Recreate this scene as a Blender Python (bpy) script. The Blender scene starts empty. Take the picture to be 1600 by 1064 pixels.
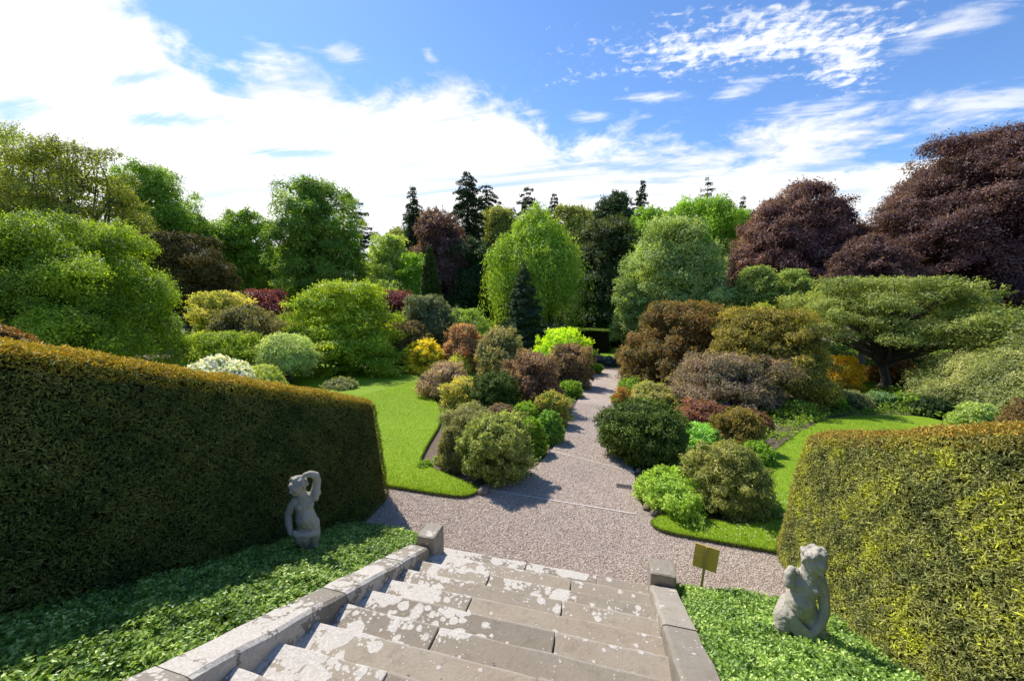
import bpy, bmesh, math, random
import numpy as np
from mathutils import Vector, Matrix
C = bpy.context.scene.collection
R = math.radians

# ---------------------------------------------------------------- camera
CAM_H, FPX = 3.75, 609.0
PITCH, YAW = R(8.78), R(14.49)
cam = bpy.data.objects.new('camera', bpy.data.cameras.new('camera')); C.objects.link(cam)
cam.data.sensor_width = 36; cam.data.sensor_fit = 'HORIZONTAL'
cam.data.lens = FPX/1600*36; cam.data.clip_start = .05; cam.data.clip_end = 3000
cam.location = (0, 0, CAM_H); cam.rotation_euler = (R(90)-PITCH, 0, YAW)
bpy.context.scene.camera = cam

# ---------------------------------------------------------------- sky and sun
SUN_EL, SUN_AZ = R(50.5), R(-53)      # azimuth from +Y, positive to the right (+X)
sundir = Vector((math.sin(SUN_AZ)*math.cos(SUN_EL), math.cos(SUN_AZ)*math.cos(SUN_EL), math.sin(SUN_EL)))
sl = bpy.data.lights.new('sun', 'SUN'); sl.energy = 4.6; sl.angle = R(.53); sl.color = (1, .95, .87)
so = bpy.data.objects.new('sun', sl); C.objects.link(so)
so.rotation_euler = sundir.to_track_quat('Z', 'Y').to_euler(); so.location = (-30, 30, 50)
vs = bpy.context.scene.view_settings
vs.view_transform = 'Standard'; vs.look = 'None'; vs.gamma = 1; vs.exposure = 0.42

class NT:
    def __init__(s, tree): s.t = tree; s.n = tree.nodes; s.l = tree.links
    def node(s, typ, **kw):
        n = s.n.new(typ)
        for k, v in kw.items():
            if k.startswith('_'): n.inputs[k[1:].replace('_', ' ')].default_value = v
            else: setattr(n, k, v)
        return n
    def lk(s, a, b): s.l.new(a, b)
    def math(s, op, a, b=None, c=None, clamp=False):
        n = s.n.new('ShaderNodeMath'); n.operation = op; n.use_clamp = clamp
        for i, v in enumerate((a, b, c)):
            if v is None: continue
            if isinstance(v, (int, float)): n.inputs[i].default_value = v
            else: s.l.new(v, n.inputs[i])
        return n.outputs[0]
    def vmath(s, op, a, b=None):
        n = s.n.new('ShaderNodeVectorMath'); n.operation = op
        for i, v in enumerate((a, b)):
            if v is None: continue
            if isinstance(v, tuple): n.inputs[i].default_value = v
            else: s.l.new(v, n.inputs[i])
        return n
    def mix(s, f, a, b, blend='MIX'):
        n = s.n.new('ShaderNodeMix'); n.data_type = 'RGBA'; n.blend_type = blend; n.clamp_factor = True
        for sock, v in ((n.inputs[0], f), (n.inputs[6], a), (n.inputs[7], b)):
            if isinstance(v, (int, float)): sock.default_value = v
            elif isinstance(v, tuple): sock.default_value = v if len(v) == 4 else (*v, 1)
            else: s.l.new(v, sock)
        return n.outputs[2]
    def noise(s, vec, scale, detail=4, rough=.55, dist=0):
        n = s.n.new('ShaderNodeTexNoise'); n.inputs['Scale'].default_value = scale
        n.inputs['Detail'].default_value = detail; n.inputs['Roughness'].default_value = rough
        n.inputs['Distortion'].default_value = dist
        if vec is not None: s.l.new(vec, n.inputs['Vector'])
        return n
    def sstep(s, v, lo, hi):
        n = s.n.new('ShaderNodeMapRange'); n.interpolation_type = 'SMOOTHSTEP'
        if isinstance(v, (int, float)): n.inputs[0].default_value = v
        else: s.l.new(v, n.inputs[0])
        n.inputs[1].default_value = lo; n.inputs[2].default_value = hi
        return n.outputs[0]

world = bpy.data.worlds.new('World'); bpy.context.scene.world = world; world.use_nodes = True
w = NT(world.node_tree); w.n.clear()
bg = w.node('ShaderNodeBackground'); bg.inputs['Strength'].default_value = .14
wo = w.node('ShaderNodeOutputWorld'); w.lk(bg.outputs[0], wo.inputs[0])
sky = w.node('ShaderNodeTexSky'); sky.sky_type = 'NISHITA'; sky.sun_disc = False
sky.sun_elevation = SUN_EL; sky.sun_rotation = SUN_AZ; sky.air_density = 1.0; sky.dust_density = .25; sky.ozone_density = 2.5
tc = w.node('ShaderNodeTexCoord'); dvec = tc.outputs['Generated']
sx = w.node('ShaderNodeSeparateXYZ'); w.lk(dvec, sx.inputs[0])
F_ = (-math.sin(YAW), math.cos(YAW), 0.); R_ = (math.cos(YAW), math.sin(YAW), 0.)
dF = w.math('MAXIMUM', w.vmath('DOT_PRODUCT', dvec, F_).outputs['Value'], .08)
u = w.math('DIVIDE', w.vmath('DOT_PRODUCT', dvec, R_).outputs['Value'], dF)
v = w.math('DIVIDE', sx.outputs[2], dF)
# flat cloud deck coordinates (true perspective of a layer overhead)
dz = w.math('ADD', w.math('MAXIMUM', sx.outputs[2], 0.), .16)
cx_ = w.node('ShaderNodeCombineXYZ')
w.lk(w.math('DIVIDE', sx.outputs[0], dz), cx_.inputs[0]); w.lk(w.math('DIVIDE', sx.outputs[1], dz), cx_.inputs[1])
deck = cx_.outputs[0]
def uv_of(px, py):
    rc, dc = (px-800)/FPX, (py-532)/FPX
    fc = math.cos(PITCH)-dc*math.sin(PITCH)
    return rc/fc, (-math.sin(PITCH)-dc*math.cos(PITCH))/fc
# edge of the big cloud sheet as a curve of bearing
edge = [(-400,-250),(0,-200),(130,-60),(215,30),(260,85),(340,105),(430,90),(540,125),(700,138),(775,158),(830,200),(930,222),(1060,212),(1180,208),(1300,222),(1440,205),(1600,180),(2000,160)]
fc = w.node('ShaderNodeFloatCurve'); cm = fc.mapping.curves[0]
pts = []
for px, py in edge:
    uu, vv = uv_of(px, py); pts.append(((uu+2.2)/4.4, vv/2))
pts = [(min(max(a, 0), 1), min(max(b, 0), 1)) for a, b in pts]
cm.points[0].location = (0, pts[0][1]); cm.points[1].location = (1, pts[-1][1])
for a, b in pts: cm.points.new(a, b)
for p in cm.points: p.handle_type = 'VECTOR'
fc.mapping.update()
w.lk(w.math('DIVIDE', w.math('ADD', u, 2.2), 4.4, clamp=True), fc.inputs['Value'])
vedge = w.math('MULTIPLY', fc.outputs[0], 2.)
n1 = w.noise(deck, 1.6, 9, .62, .6); n2 = w.noise(deck, 9., 6, .6, .3)
d1 = w.math('SUBTRACT', vedge, v)
d1 = w.math('ADD', d1, w.math('MULTIPLY', w.math('SUBTRACT', n1.outputs[0], .5), .50))
d1 = w.math('ADD', d1, w.math('MULTIPLY', w.math('SUBTRACT', n2.outputs[0], .5), .16))
sheet = w.sstep(d1, -.035, .075)
# thin places inside the sheet
st = w.node('ShaderNodeMapping'); st.inputs['Scale'].default_value = (.5, 2.2, 1); st.inputs['Rotation'].default_value = (0, 0, .35); w.lk(deck, st.inputs[0])
n3 = w.noise(st.outputs[0], 1.3, 7, .6, .5)
thin = w.math('SUBTRACT', 1., w.math('MULTIPLY', w.sstep(n3.outputs[0], .52, .70), .6))
sheet = w.math('MULTIPLY', sheet, thin)
# separate patches: mackerel patch and wisps
def blob(px, py, rx, ry, ang):
    uu, vv = uv_of(px, py); ca, sa = math.cos(ang), math.sin(ang)
    a = w.math('SUBTRACT', u, uu); b = w.math('SUBTRACT', v, vv)
    p = w.math('ADD', w.math('MULTIPLY', a, ca/rx), w.math('MULTIPLY', b, sa/rx))
    q = w.math('ADD', w.math('MULTIPLY', a, -sa/ry), w.math('MULTIPLY', b, ca/ry))
    r2 = w.math('ADD', w.math('MULTIPLY', p, p), w.math('MULTIPLY', q, q))
    return w.math('SUBTRACT', 1., w.math('SQRT', r2))
n4 = w.noise(deck, 26., 4, .6, .4); n5 = w.noise(st.outputs[0], 5.5, 6, .65, 1.)
mk = w.math('MAXIMUM', blob(1180, 62, .42, .075, .10), blob(1330, 85, .12, .09, .5))
mk = w.math('ADD', mk, w.math('MULTIPLY', w.math('SUBTRACT', n4.outputs[0], .5), 2.6))
mk = w.math('ADD', mk, w.math('MULTIPLY', w.math('SUBTRACT', n5.outputs[0], .5), 2.2))
mk = w.math('MULTIPLY', w.sstep(mk, .05, 1.0), .85)
ws = None
for b_ in [(1500, 35, .26, .045, .38), (1150, 143, .09, .03, .35), (1270, 172, .2, .035, .12), (1560, 160, .22, .05, .1), (1345, 172, .12, .03, .3), (670, 88, .03, .018, -.5), (1030, 152, .1, .018, .05), (830, 180, .05, .016, .1), (920, 185, .08, .02, 0.), (540, 88, .08, .03, 0.)]:
    q = blob(*b_); ws = q if ws is None else w.math('MAXIMUM', ws, q)
ws = w.math('ADD', ws, w.math('MULTIPLY', w.math('SUBTRACT', n5.outputs[0], .5), 2.4))
ws = w.math('ADD', ws, w.math('MULTIPLY', w.math('SUBTRACT', n2.outputs[0], .5), 1.4))
ws = w.math('MULTIPLY', w.sstep(ws, .1, 1.2), .75)
hl = None
for b_ in [(15, 165, .10, .035, .1), (270, 188, .17, .022, 0.), (450, 240, .16, .016, 0.), (230, 120, .12, .02, .2), (1000, 262, .2, .016, 0.), (1290, 262, .14, .016, .1)]:
    q = blob(*b_); hl = q if hl is None else w.math('MAXIMUM', hl, q)
hl = w.sstep(w.math('ADD', hl, w.math('ADD', w.math('MULTIPLY', w.math('SUBTRACT', n5.outputs[0], .5), 2.2), w.math('MULTIPLY', w.math('SUBTRACT', n2.outputs[0], .5), 1.2))), -.1, .9)
sheet = w.math('MULTIPLY', sheet, w.math('SUBTRACT', 1., w.math('MULTIPLY', hl, .72)))
cl = w.math('MAXIMUM', sheet, w.math('MAXIMUM', mk, ws), clamp=True)
cshade = w.mix(w.sstep(n3.outputs[0], .35, .7), (6.6, 6.6, 6.65), (5.0, 5.2, 5.6))
skc = w.mix(1., sky.outputs[0], (.62, .80, 1.03), 'MULTIPLY')
w.lk(w.mix(cl, skc, cshade), bg.inputs['Color'])

# ---------------------------------------------------------------- helpers
def terrain(Y):
    if Y < .02: return 1.72
    if Y < 4.15: return -.12+.4455*(4.15-Y)
    if Y < 4.4: return -.12+.12*(Y-4.15)/.25
    if Y < 6.2: return 0.
    if Y < 40: return -.12*(Y-6.2)
    if Y < 60: return -4.056-.03*(Y-40)
    return -4.656
BREAKS = [.02, 4.15, 4.4, 6.2, 40, 60]
RAYC = (math.cos(YAW), math.sin(YAW), math.cos(PITCH), math.sin(PITCH))
def ray(px, py):
    r, d = (px-800)/FPX, (py-532)/FPX
    fw = RAYC[2]-d*RAYC[3]; up = -RAYC[3]-d*RAYC[2]
    return np.array([r*RAYC[0]-fw*RAYC[1], r*RAYC[1]+fw*RAYC[0], up])
def at(px, py, depth): return ray(px, py)*depth+np.array([0, 0, CAM_H])
def hit(px, py, dz=0):
    d = ray(px, py); t = .5
    for i in range(20000):
        p = d*t
        if p[2]+CAM_H <= terrain(p[1])+dz: break
        t += .01+t*.0005
    p = d*t; return np.array([p[0], p[1], terrain(p[1])+dz]), t
def tag(o, label=None, cat=None, group=None, kind=None):
    if label: o['label'] = label
    if cat: o['category'] = cat
    if group: o['group'] = group
    if kind: o['kind'] = kind
    return o
def empty(name, loc=(0, 0, 0), label=None, cat=None, group=None):
    o = bpy.data.objects.new(name, None); C.objects.link(o); o.location = loc; o.empty_display_size = .2
    return tag(o, label, cat, group)
class Buf:
    """collects quads; build() links them as one mesh object"""
    def __init__(s): s.v = []; s.q = []; s.t = []; s.m = []; s.n = 0; s.sm = []
    def add(s, verts, quads, tint=(.1, .1, .1), mat=0, smooth=False):
        verts = np.asarray(verts, np.float32).reshape(-1, 3); quads = np.asarray(quads, np.int32).reshape(-1, 4)
        s.v.append(verts); s.q.append(quads+s.n); s.n += len(verts)
        t = np.asarray(tint, np.float32)
        if t.ndim == 1: t = np.tile(t, (len(quads), 1))
        s.t.append(t); s.m.append(np.full(len(quads), mat, np.int32)); s.sm.append(np.full(len(quads), smooth, bool))
    def build(s, name, mats, parent=None, loc=None):
        me = bpy.data.meshes.new(name)
        v = np.concatenate(s.v); q = np.concatenate(s.q); t = np.concatenate(s.t); m = np.concatenate(s.m); sm = np.concatenate(s.sm)
        if loc is not None: v = v-np.asarray(loc, np.float32)
        me.vertices.add(len(v)); me.vertices.foreach_set('co', v.ravel())
        me.loops.add(len(q)*4); me.loops.foreach_set('vertex_index', q.ravel())
        me.polygons.add(len(q)); me.polygons.foreach_set('loop_start', np.arange(0, len(q)*4, 4, dtype=np.int32))
        me.polygons.foreach_set('material_index', m); me.polygons.foreach_set('use_smooth', sm)
        me.update(calc_edges=True)
        a = me.attributes.new('tint', 'FLOAT_COLOR', 'FACE')
        a.data.foreach_set('color', np.concatenate([t, np.ones((len(t), 1), np.float32)], 1).ravel())
        for mm in (mats if isinstance(mats, (list, tuple)) else [mats]): me.materials.append(mm)
        o = bpy.data.objects.new(name, me); C.objects.link(o)
        if parent is not None: o.parent = parent
        elif loc is not None: o.location = loc
        return o
def unit(a): return a/np.maximum(np.linalg.norm(a, axis=-1, keepdims=True), 1e-9)
def leaves(buf, rng, P, N, L, W, col, fold=.12, tdir=None, tj=.6, mat=0):
    """diamond leaves: P centres, N normals, L length, W width (arrays or scalars)"""
    n = len(P)
    if n == 0: return
    N = unit(N); rnd = rng.normal(size=(n, 3))
    if tdir is not None: rnd = np.asarray(tdir)+rnd*tj
    T = unit(rnd-N*(rnd*N).sum(1, keepdims=True)); B = np.cross(N, T)
    L = np.broadcast_to(np.asarray(L, float), (n,))[:, None]*rng.uniform(.65, 1.25, (n, 1)); Wd = np.broadcast_to(np.asarray(W, float), (n,))[:, None]*rng.uniform(.7, 1.2, (n, 1))
    V = np.stack([P-T*L*.5, P+B*Wd*.5+N*L*fold-T*L*.05, P+T*L*.5-N*L*fold*.5, P-B*Wd*.5+N*L*fold-T*L*.05], 1)
    Q = np.arange(n*4).reshape(n, 4)
    buf.add(V.reshape(-1, 3), Q, col, mat)
def tube(buf, pts, radii, seg=7, mat=0, tint=(.1, .08, .06)):
    pts = np.asarray(pts, float); k = len(pts); radii = np.asarray(radii, float)
    T = np.gradient(pts, axis=0); T = unit(T); ref = np.array([.31, .95, .05])
    U = unit(np.cross(T, ref)); Vv = np.cross(T, U); an = np.linspace(0, 2*np.pi, seg, endpoint=False)
    ring = pts[:, None]+radii[:, None, None]*(np.cos(an)[None, :, None]*U[:, None]+np.sin(an)[None, :, None]*Vv[:, None])
    Q = []
    for i in range(k-1):
        for j in range(seg): Q.append((i*seg+j, i*seg+(j+1) % seg, (i+1)*seg+(j+1) % seg, (i+1)*seg+j))
    buf.add(ring.reshape(-1, 3), Q, tint, mat, True)
FOL = np.array([1.97, 1.71, 1.34])
def palette(rng, n, pal, lob=None, lobw=.5):
    """mix of leaf colours; lob = per-leaf value shared by a branch"""
    pal = np.asarray(pal, float); x = rng.random(n)
    if lob is not None: x = x*(1-lobw)+lob*lobw
    x = np.clip((x-.5)*1.25+.5, 0, .9999)*(len(pal)-1); i = x.astype(int); f = (x-i)[:, None]
    c = pal[i]*(1-f)+pal[np.minimum(i+1, len(pal)-1)]*f
    return c*rng.uniform(.68, 1.40, (n, 1))*FOL

# ---------------------------------------------------------------- materials
def material(name):
    m = bpy.data.materials.new(name); m.use_nodes = True; t = NT(m.node_tree)
    return m, t, m.node_tree.nodes['Principled BSDF'], m.node_tree.nodes['Material Output']
def leaf_mat(name, trans=.38, rough=.5, spec=.35, gain=1.0):
    m, t, b, out = material(name)
    at_ = t.node('ShaderNodeAttribute', attribute_name='tint')
    b.inputs['Roughness'].default_value = rough; b.inputs['Specular IOR Level'].default_value = spec
    t.lk(at_.outputs['Color'], b.inputs['Base Color'])
    tr = t.node('ShaderNodeBsdfTranslucent')
    t.lk(t.mix(1., at_.outputs['Color'], (1.7*gain, 1.7*gain, .6*gain), 'MULTIPLY'), tr.inputs['Color'])
    mx = t.node('ShaderNodeMixShader'); mx.inputs[0].default_value = trans
    t.lk(b.outputs[0], mx.inputs[1]); t.lk(tr.outputs[0], mx.inputs[2]); t.lk(mx.outputs[0], out.inputs[0])
    return m
LEAF = leaf_mat('leaf'); NEEDLE = leaf_mat('needle', .15, .6, .25); GLOSSY = leaf_mat('glossy_leaf', .3, .42, .4)
BLOOM = leaf_mat('petal', .3, .6, .2); GRASSB = leaf_mat('grass_blade', .4, .5, .25, 1.1)
def bark_mat():
    m, t, b, _ = material('bark'); tc = t.node('ShaderNodeTexCoord')
    mp = t.node('ShaderNodeMapping'); mp.inputs['Scale'].default_value = (6, 6, 1.4); t.lk(tc.outputs['Object'], mp.inputs[0])
    n = t.noise(mp.outputs[0], 4, 6, .65); t.lk(t.mix(n.outputs[0], (.035, .026, .018), (.17, .14, .105)), b.inputs['Base Color'])
    bp = t.node('ShaderNodeBump'); bp.inputs['Strength'].default_value = .6; t.lk(n.outputs[0], bp.inputs['Height']); t.lk(bp.outputs[0], b.inputs['Normal'])
    b.inputs['Roughness'].default_value = .9; return m
BARK = bark_mat()
def twigcore_mat():
    m, t, b, _ = material('twig_core'); g = t.node('ShaderNodeNewGeometry')
    n = t.noise(g.outputs['Position'], 30, 4); t.lk(t.mix(n.outputs[0], (.008, .010, .004), (.03, .03, .012)), b.inputs['Base Color'])
    b.inputs['Roughness'].default_value = 1; b.inputs['Specular IOR Level'].default_value = 0; return m
CORE = twigcore_mat()
def gravel_mat():
    m, t, b, _ = material('gravel'); g = t.node('ShaderNodeNewGeometry'); P = g.outputs['Position']
    v1 = t.node('ShaderNodeTexVoronoi'); v1.inputs['Scale'].default_value = 95; t.lk(P, v1.inputs['Vector'])
    v2 = t.node('ShaderNodeTexVoronoi'); v2.inputs['Scale'].default_value = 34; t.lk(P, v2.inputs['Vector'])
    sp = t.node('ShaderNodeSeparateColor'); t.lk(v1.outputs['Color'], sp.inputs[0])
    sp2 = t.node('ShaderNodeSeparateColor'); t.lk(v2.outputs['Color'], sp2.inputs[0])
    c = t.mix(sp.outputs[0], (.34, .262, .20), (.60, .49, .39))
    c = t.mix(t.sstep(sp.outputs[1], .86, .9), c, (.70, .64, .58)); c = t.mix(t.sstep(sp.outputs[1], .0, .16), (.085, .06, .055), c)
    c = t.mix(t.math('MULTIPLY', sp2.outputs[2], .35), c, (.30, .20, .17))
    big = t.noise(P, .9, 5); c = t.mix(t.math('MULTIPLY', t.sstep(big.outputs[0], .45, .7), .4), c, (.27, .225, .19))
    n = t.noise(P, 2.5, 6, .7); c = t.mix(t.sstep(n.outputs[0], .35, .75), c, t.mix(1., c, (.90, .88, .86), 'MULTIPLY'))
    t.lk(c, b.inputs['Base Color'])
    bp = t.node('ShaderNodeBump'); bp.inputs['Strength'].default_value = .9; bp.inputs['Distance'].default_value = .012
    t.lk(t.math('SUBTRACT', 1., v1.outputs['Distance']), bp.inputs['Height']); t.lk(bp.outputs[0], b.inputs['Normal'])
    b.inputs['Roughness'].default_value = .85; return m
GRAVEL = gravel_mat()
def pebble_mat():
    m, t, b, _ = material('pebble'); a = t.node('ShaderNodeAttribute', attribute_name='tint')
    t.lk(a.outputs['Color'], b.inputs['Base Color']); b.inputs['Roughness'].default_value = .8; return m
PEBBLE = pebble_mat()
def lawn_mat():
    m, t, b, _ = material('lawn_turf'); g = t.node('ShaderNodeNewGeometry'); P = g.outputs['Position']
    mp = t.node('ShaderNodeMapping'); mp.inputs['Scale'].default_value = (1, 1, 1); t.lk(P, mp.inputs[0])
    n1 = t.noise(P, .35, 4); n2 = t.noise(P, 3.2, 6, .7); n3 = t.noise(P, 60, 3, .7)
    c = t.mix(t.sstep(n1.outputs[0], .3, .7), (.155, .25, .008), (.205, .31, .012))
    c = t.mix(t.math('MULTIPLY', t.sstep(n2.outputs[0], .35, .7), .55), c, (.135, .215, .008))
    c = t.mix(t.math('MULTIPLY', t.sstep(n3.outputs[0], .35, .65), .5), c, (.23, .36, .03))
    sp = t.node('ShaderNodeSeparateXYZ'); t.lk(P, sp.inputs[0]); stp = t.math('SINE', t.math('ADD', t.math('MULTIPLY', sp.outputs[0], 3.3), t.math('MULTIPLY', sp.outputs[1], 4.6)))
    c = t.mix(t.math('MULTIPLY', t.sstep(stp, -.4, .4), .13), c, (.11, .22, .01))
    nb = t.noise(P, 1.1, 7, .75); c = t.mix(t.math('MULTIPLY', t.sstep(nb.outputs[0], .56, .72), .3), c, (.30, .33, .05))
    t.lk(c, b.inputs['Base Color'])
    bp = t.node('ShaderNodeBump'); bp.inputs['Strength'].default_value = .6; bp.inputs['Distance'].default_value = .02
    n4 = t.noise(P, 45, 5, .8); t.lk(n4.outputs[0], bp.inputs['Height']); t.lk(bp.outputs[0], b.inputs['Normal'])
    b.inputs['Roughness'].default_value = .8; b.inputs['Specular IOR Level'].default_value = .15; return m
LAWN = lawn_mat()
def soil_mat():
    m, t, b, _ = material('soil'); g = t.node('ShaderNodeNewGeometry'); P = g.outputs['Position']
    n1 = t.noise(P, 9, 8, .7); n2 = t.noise(P, .8, 5)
    c = t.mix(n1.outputs[0], (.05, .033, .024), (.24, .165, .115)); c = t.mix(t.sstep(n2.outputs[0], .5, .62), c, (.045, .07, .015))
    t.lk(c, b.inputs['Base Color']); b.inputs['Roughness'].default_value = .95
    bp = t.node('ShaderNodeBump'); bp.inputs['Strength'].default_value = .8; bp.inputs['Distance'].default_value = .04
    t.lk(n1.outputs[0], bp.inputs['Height']); t.lk(bp.outputs[0], b.inputs['Normal']); return m
SOIL = soil_mat()
def stone_mat(name, base1, base2, lichen, left_bias=None, moss=0., sc=1., tread=False):
    m, t, b, _ = material(name); g = t.node('ShaderNodeNewGeometry'); P0 = g.outputs['Position']
    oi = t.node('ShaderNodeObjectInfo'); rnd = oi.outputs['Random']
    cb = t.node('ShaderNodeCombineXYZ'); t.lk(t.math('MULTIPLY', rnd, 37.), cb.inputs[0]); t.lk(t.math('MULTIPLY', rnd, 17.), cb.inputs[1])
    P = t.vmath('ADD', P0, cb.outputs[0]).outputs[0]; sx = t.node('ShaderNodeSeparateXYZ'); t.lk(P0, sx.inputs[0])
    n1 = t.noise(P, 3.2*sc, 6, .65); n2 = t.noise(P, 34*sc, 6, .7); n3 = t.noise(P, 1.1*sc, 4); n6 = t.noise(P, 9*sc, 6, .75, .6)
    c = t.mix(n1.outputs[0], base1, base2); c = t.mix(t.math('MULTIPLY', n2.outputs[0], .5), c, tuple(x*.6 for x in base1))
    c = t.mix(t.math('MULTIPLY', t.sstep(n3.outputs[0], .5, .7), .35), c, (.25, .18, .12))
    c = t.mix(t.math('MULTIPLY', t.sstep(n6.outputs[0], .5, .68), .35), c, tuple(x*.5 for x in base1))
    k = t.math('ADD', .82, t.math('MULTIPLY', rnd, .36)); kc = t.node('ShaderNodeCombineXYZ')
    for q in range(3): t.lk(k, kc.inputs[q])
    c = t.mix(1., c, kc.outputs[0], 'MULTIPLY')
    edge = None
    if tread:      # worn pale nosing, grime gathered at the back of the tread
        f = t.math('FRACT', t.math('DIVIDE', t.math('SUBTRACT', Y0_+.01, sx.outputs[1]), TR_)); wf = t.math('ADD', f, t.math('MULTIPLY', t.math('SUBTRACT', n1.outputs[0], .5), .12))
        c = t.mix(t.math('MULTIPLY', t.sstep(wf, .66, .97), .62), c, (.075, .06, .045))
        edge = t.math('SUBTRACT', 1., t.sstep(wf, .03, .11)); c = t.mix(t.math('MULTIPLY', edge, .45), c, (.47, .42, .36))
    nd = t.noise(P, 26, 4, .6); nd2 = t.noise(P, 7, 5, .6); wob = t.math('ADD', t.math('MULTIPLY', t.math('SUBTRACT', nd.outputs[0], .5), .3), t.math('MULTIPLY', t.math('SUBTRACT', nd2.outputs[0], .5), .35))
    cover = t.noise(P, 1.3, 3, .5).outputs[0]
    if left_bias: cover = t.math('ADD', cover, t.math('MULTIPLY', t.math('SUBTRACT', left_bias[0], sx.outputs[0]), left_bias[1]))
    if edge is not None: cover = t.math('ADD', cover, t.math('MULTIPLY', t.math('SUBTRACT', 1., t.sstep(f, .0, .5)), .09)); cover = t.math('ADD', cover, t.math('MULTIPLY', t.sstep(sx.outputs[1], 4.22, 4.36), .22))
    csm = t.math('ADD', t.noise(P, 2.6, 4, .6).outputs[0], .02)
    total = None
    for scl, r0, kk, cut in ((3.0, .12, .75, .48), (6.5, .10, .75, .46), (14, .10, .75, .47), (34, .10, .7, .47)):
        vo = t.node('ShaderNodeTexVoronoi'); vo.inputs['Scale'].default_value = scl*sc; vo.inputs['Randomness'].default_value = 1.; t.lk(P, vo.inputs['Vector'])
        sp = t.node('ShaderNodeSeparateColor'); t.lk(vo.outputs['Color'], sp.inputs[0])
        amt = t.math('ADD', t.math('MULTIPLY', t.math('SUBTRACT', cover if scl < 10 else t.math('MAXIMUM', cover, csm), cut), 2.6*lichen), t.math('MULTIPLY', t.math('SUBTRACT', sp.outputs[0], .58), .9))
        rad = t.math('ADD', t.math('MULTIPLY', amt, kk), r0-.18)
        e = t.sstep(t.math('SUBTRACT', t.math('ADD', rad, wob), vo.outputs['Distance']), -.02, .055); total = e if total is None else t.math('MAXIMUM', total, e)
    ln = t.noise(P, 55, 5, .75); ln2 = t.noise(P, 6, 4, .7)
    lc = t.mix(t.sstep(ln.outputs[0], .3, .7), (.42, .38, .32), (.70, .64, .56)); lc = t.mix(t.math('MULTIPLY', ln2.outputs[0], .5), lc, (.45, .42, .37))
    c = t.mix(t.math('MULTIPLY', total, .93), c, lc)
    if moss:
        n5 = t.noise(P, 5, 5, .7); c = t.mix(t.math('MULTIPLY', t.sstep(n5.outputs[0], .55, .72), moss), c, (.13, .125, .03))
    pit = t.noise(P, 80, 3, .8); c = t.mix(t.math('MULTIPLY', t.sstep(pit.outputs[0], .64, .70), .6), c, (.05, .042, .035))
    t.lk(c, b.inputs['Base Color']); b.inputs['Roughness'].default_value = .88; b.inputs['Specular IOR Level'].default_value = .2
    bp = t.node('ShaderNodeBump'); bp.inputs['Strength'].default_value = .7; bp.inputs['Distance'].default_value = .01
    hh = t.math('ADD', t.math('ADD', n2.outputs[0], n6.outputs[0]), t.math('MULTIPLY', total, .4)); t.lk(hh, bp.inputs['Height']); t.lk(bp.outputs[0], b.inputs['Normal'])
    return m
Y0_, TR_ = 4.452, .324
STEP = stone_mat('lichened_sandstone', (.26, .215, .16), (.39, .33, .25), 1.0, (-.7, .15), tread=True)
KERB = stone_mat('kerb_sandstone', (.27, .235, .185), (.42, .37, .30), 1.0, (-.6, .13), .25)
PIER = stone_mat('pier_sandstone', (.27, .235, .18), (.44, .39, .31), 1.25, None, .25)
STAT = stone_mat('carved_sandstone', (.38, .345, .275), (.60, .55, .45), .12, None, .3, 2.5)
ROCK = stone_mat('rock', (.17, .13, .10), (.36, .30, .25), .5, None, .3, 2)
def wood_mat(name, a, b_):
    m, t, b, _ = material(name); tc = t.node('ShaderNodeTexCoord'); mp = t.node('ShaderNodeMapping'); mp.inputs['Scale'].default_value = (2, 30, 30)
    t.lk(tc.outputs['Object'], mp.inputs[0]); n = t.noise(mp.outputs[0], 1.5, 6, .6); t.lk(t.mix(n.outputs[0], a, b_), b.inputs['Base Color']); b.inputs['Roughness'].default_value = .7; return m
SIGNW = wood_mat('sign_wood', (.46, .31, .05), (.78, .57, .13)); POSTW = wood_mat('post_wood', (.33, .23, .06), (.52, .38, .13)); BOARD = wood_mat('pale_board', (.50, .42, .36), (.72, .64, .57))
def plain(name, col, rough=.6, metal=0):
    m, t, b, _ = material(name); g = t.node('ShaderNodeNewGeometry'); n = t.noise(g.outputs['Position'], 12, 5)
    t.lk(t.mix(n.outputs[0], tuple(x*.6 for x in col), tuple(x*1.25 for x in col)), b.inputs['Base Color']); b.inputs['Roughness'].default_value = rough; b.inputs['Metallic'].default_value = metal; return m
IRON = plain('rusty_iron', (.06, .05, .045), .7, .3); DARKST = plain('dark_wet_stone', (.035, .038, .036), .35)
def water_mat():
    m, t, b, _ = material('pond_water'); b.inputs['Base Color'].default_value = (.012, .018, .014, 1); b.inputs['Roughness'].default_value = .06
    g = t.node('ShaderNodeNewGeometry'); n = t.noise(g.outputs['Position'], 7, 3); bp = t.node('ShaderNodeBump'); bp.inputs['Strength'].default_value = .15; bp.inputs['Distance'].default_value = .03
    t.lk(n.outputs[0], bp.inputs['Height']); t.lk(bp.outputs[0], b.inputs['Normal']); return m
WATER = water_mat()

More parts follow.
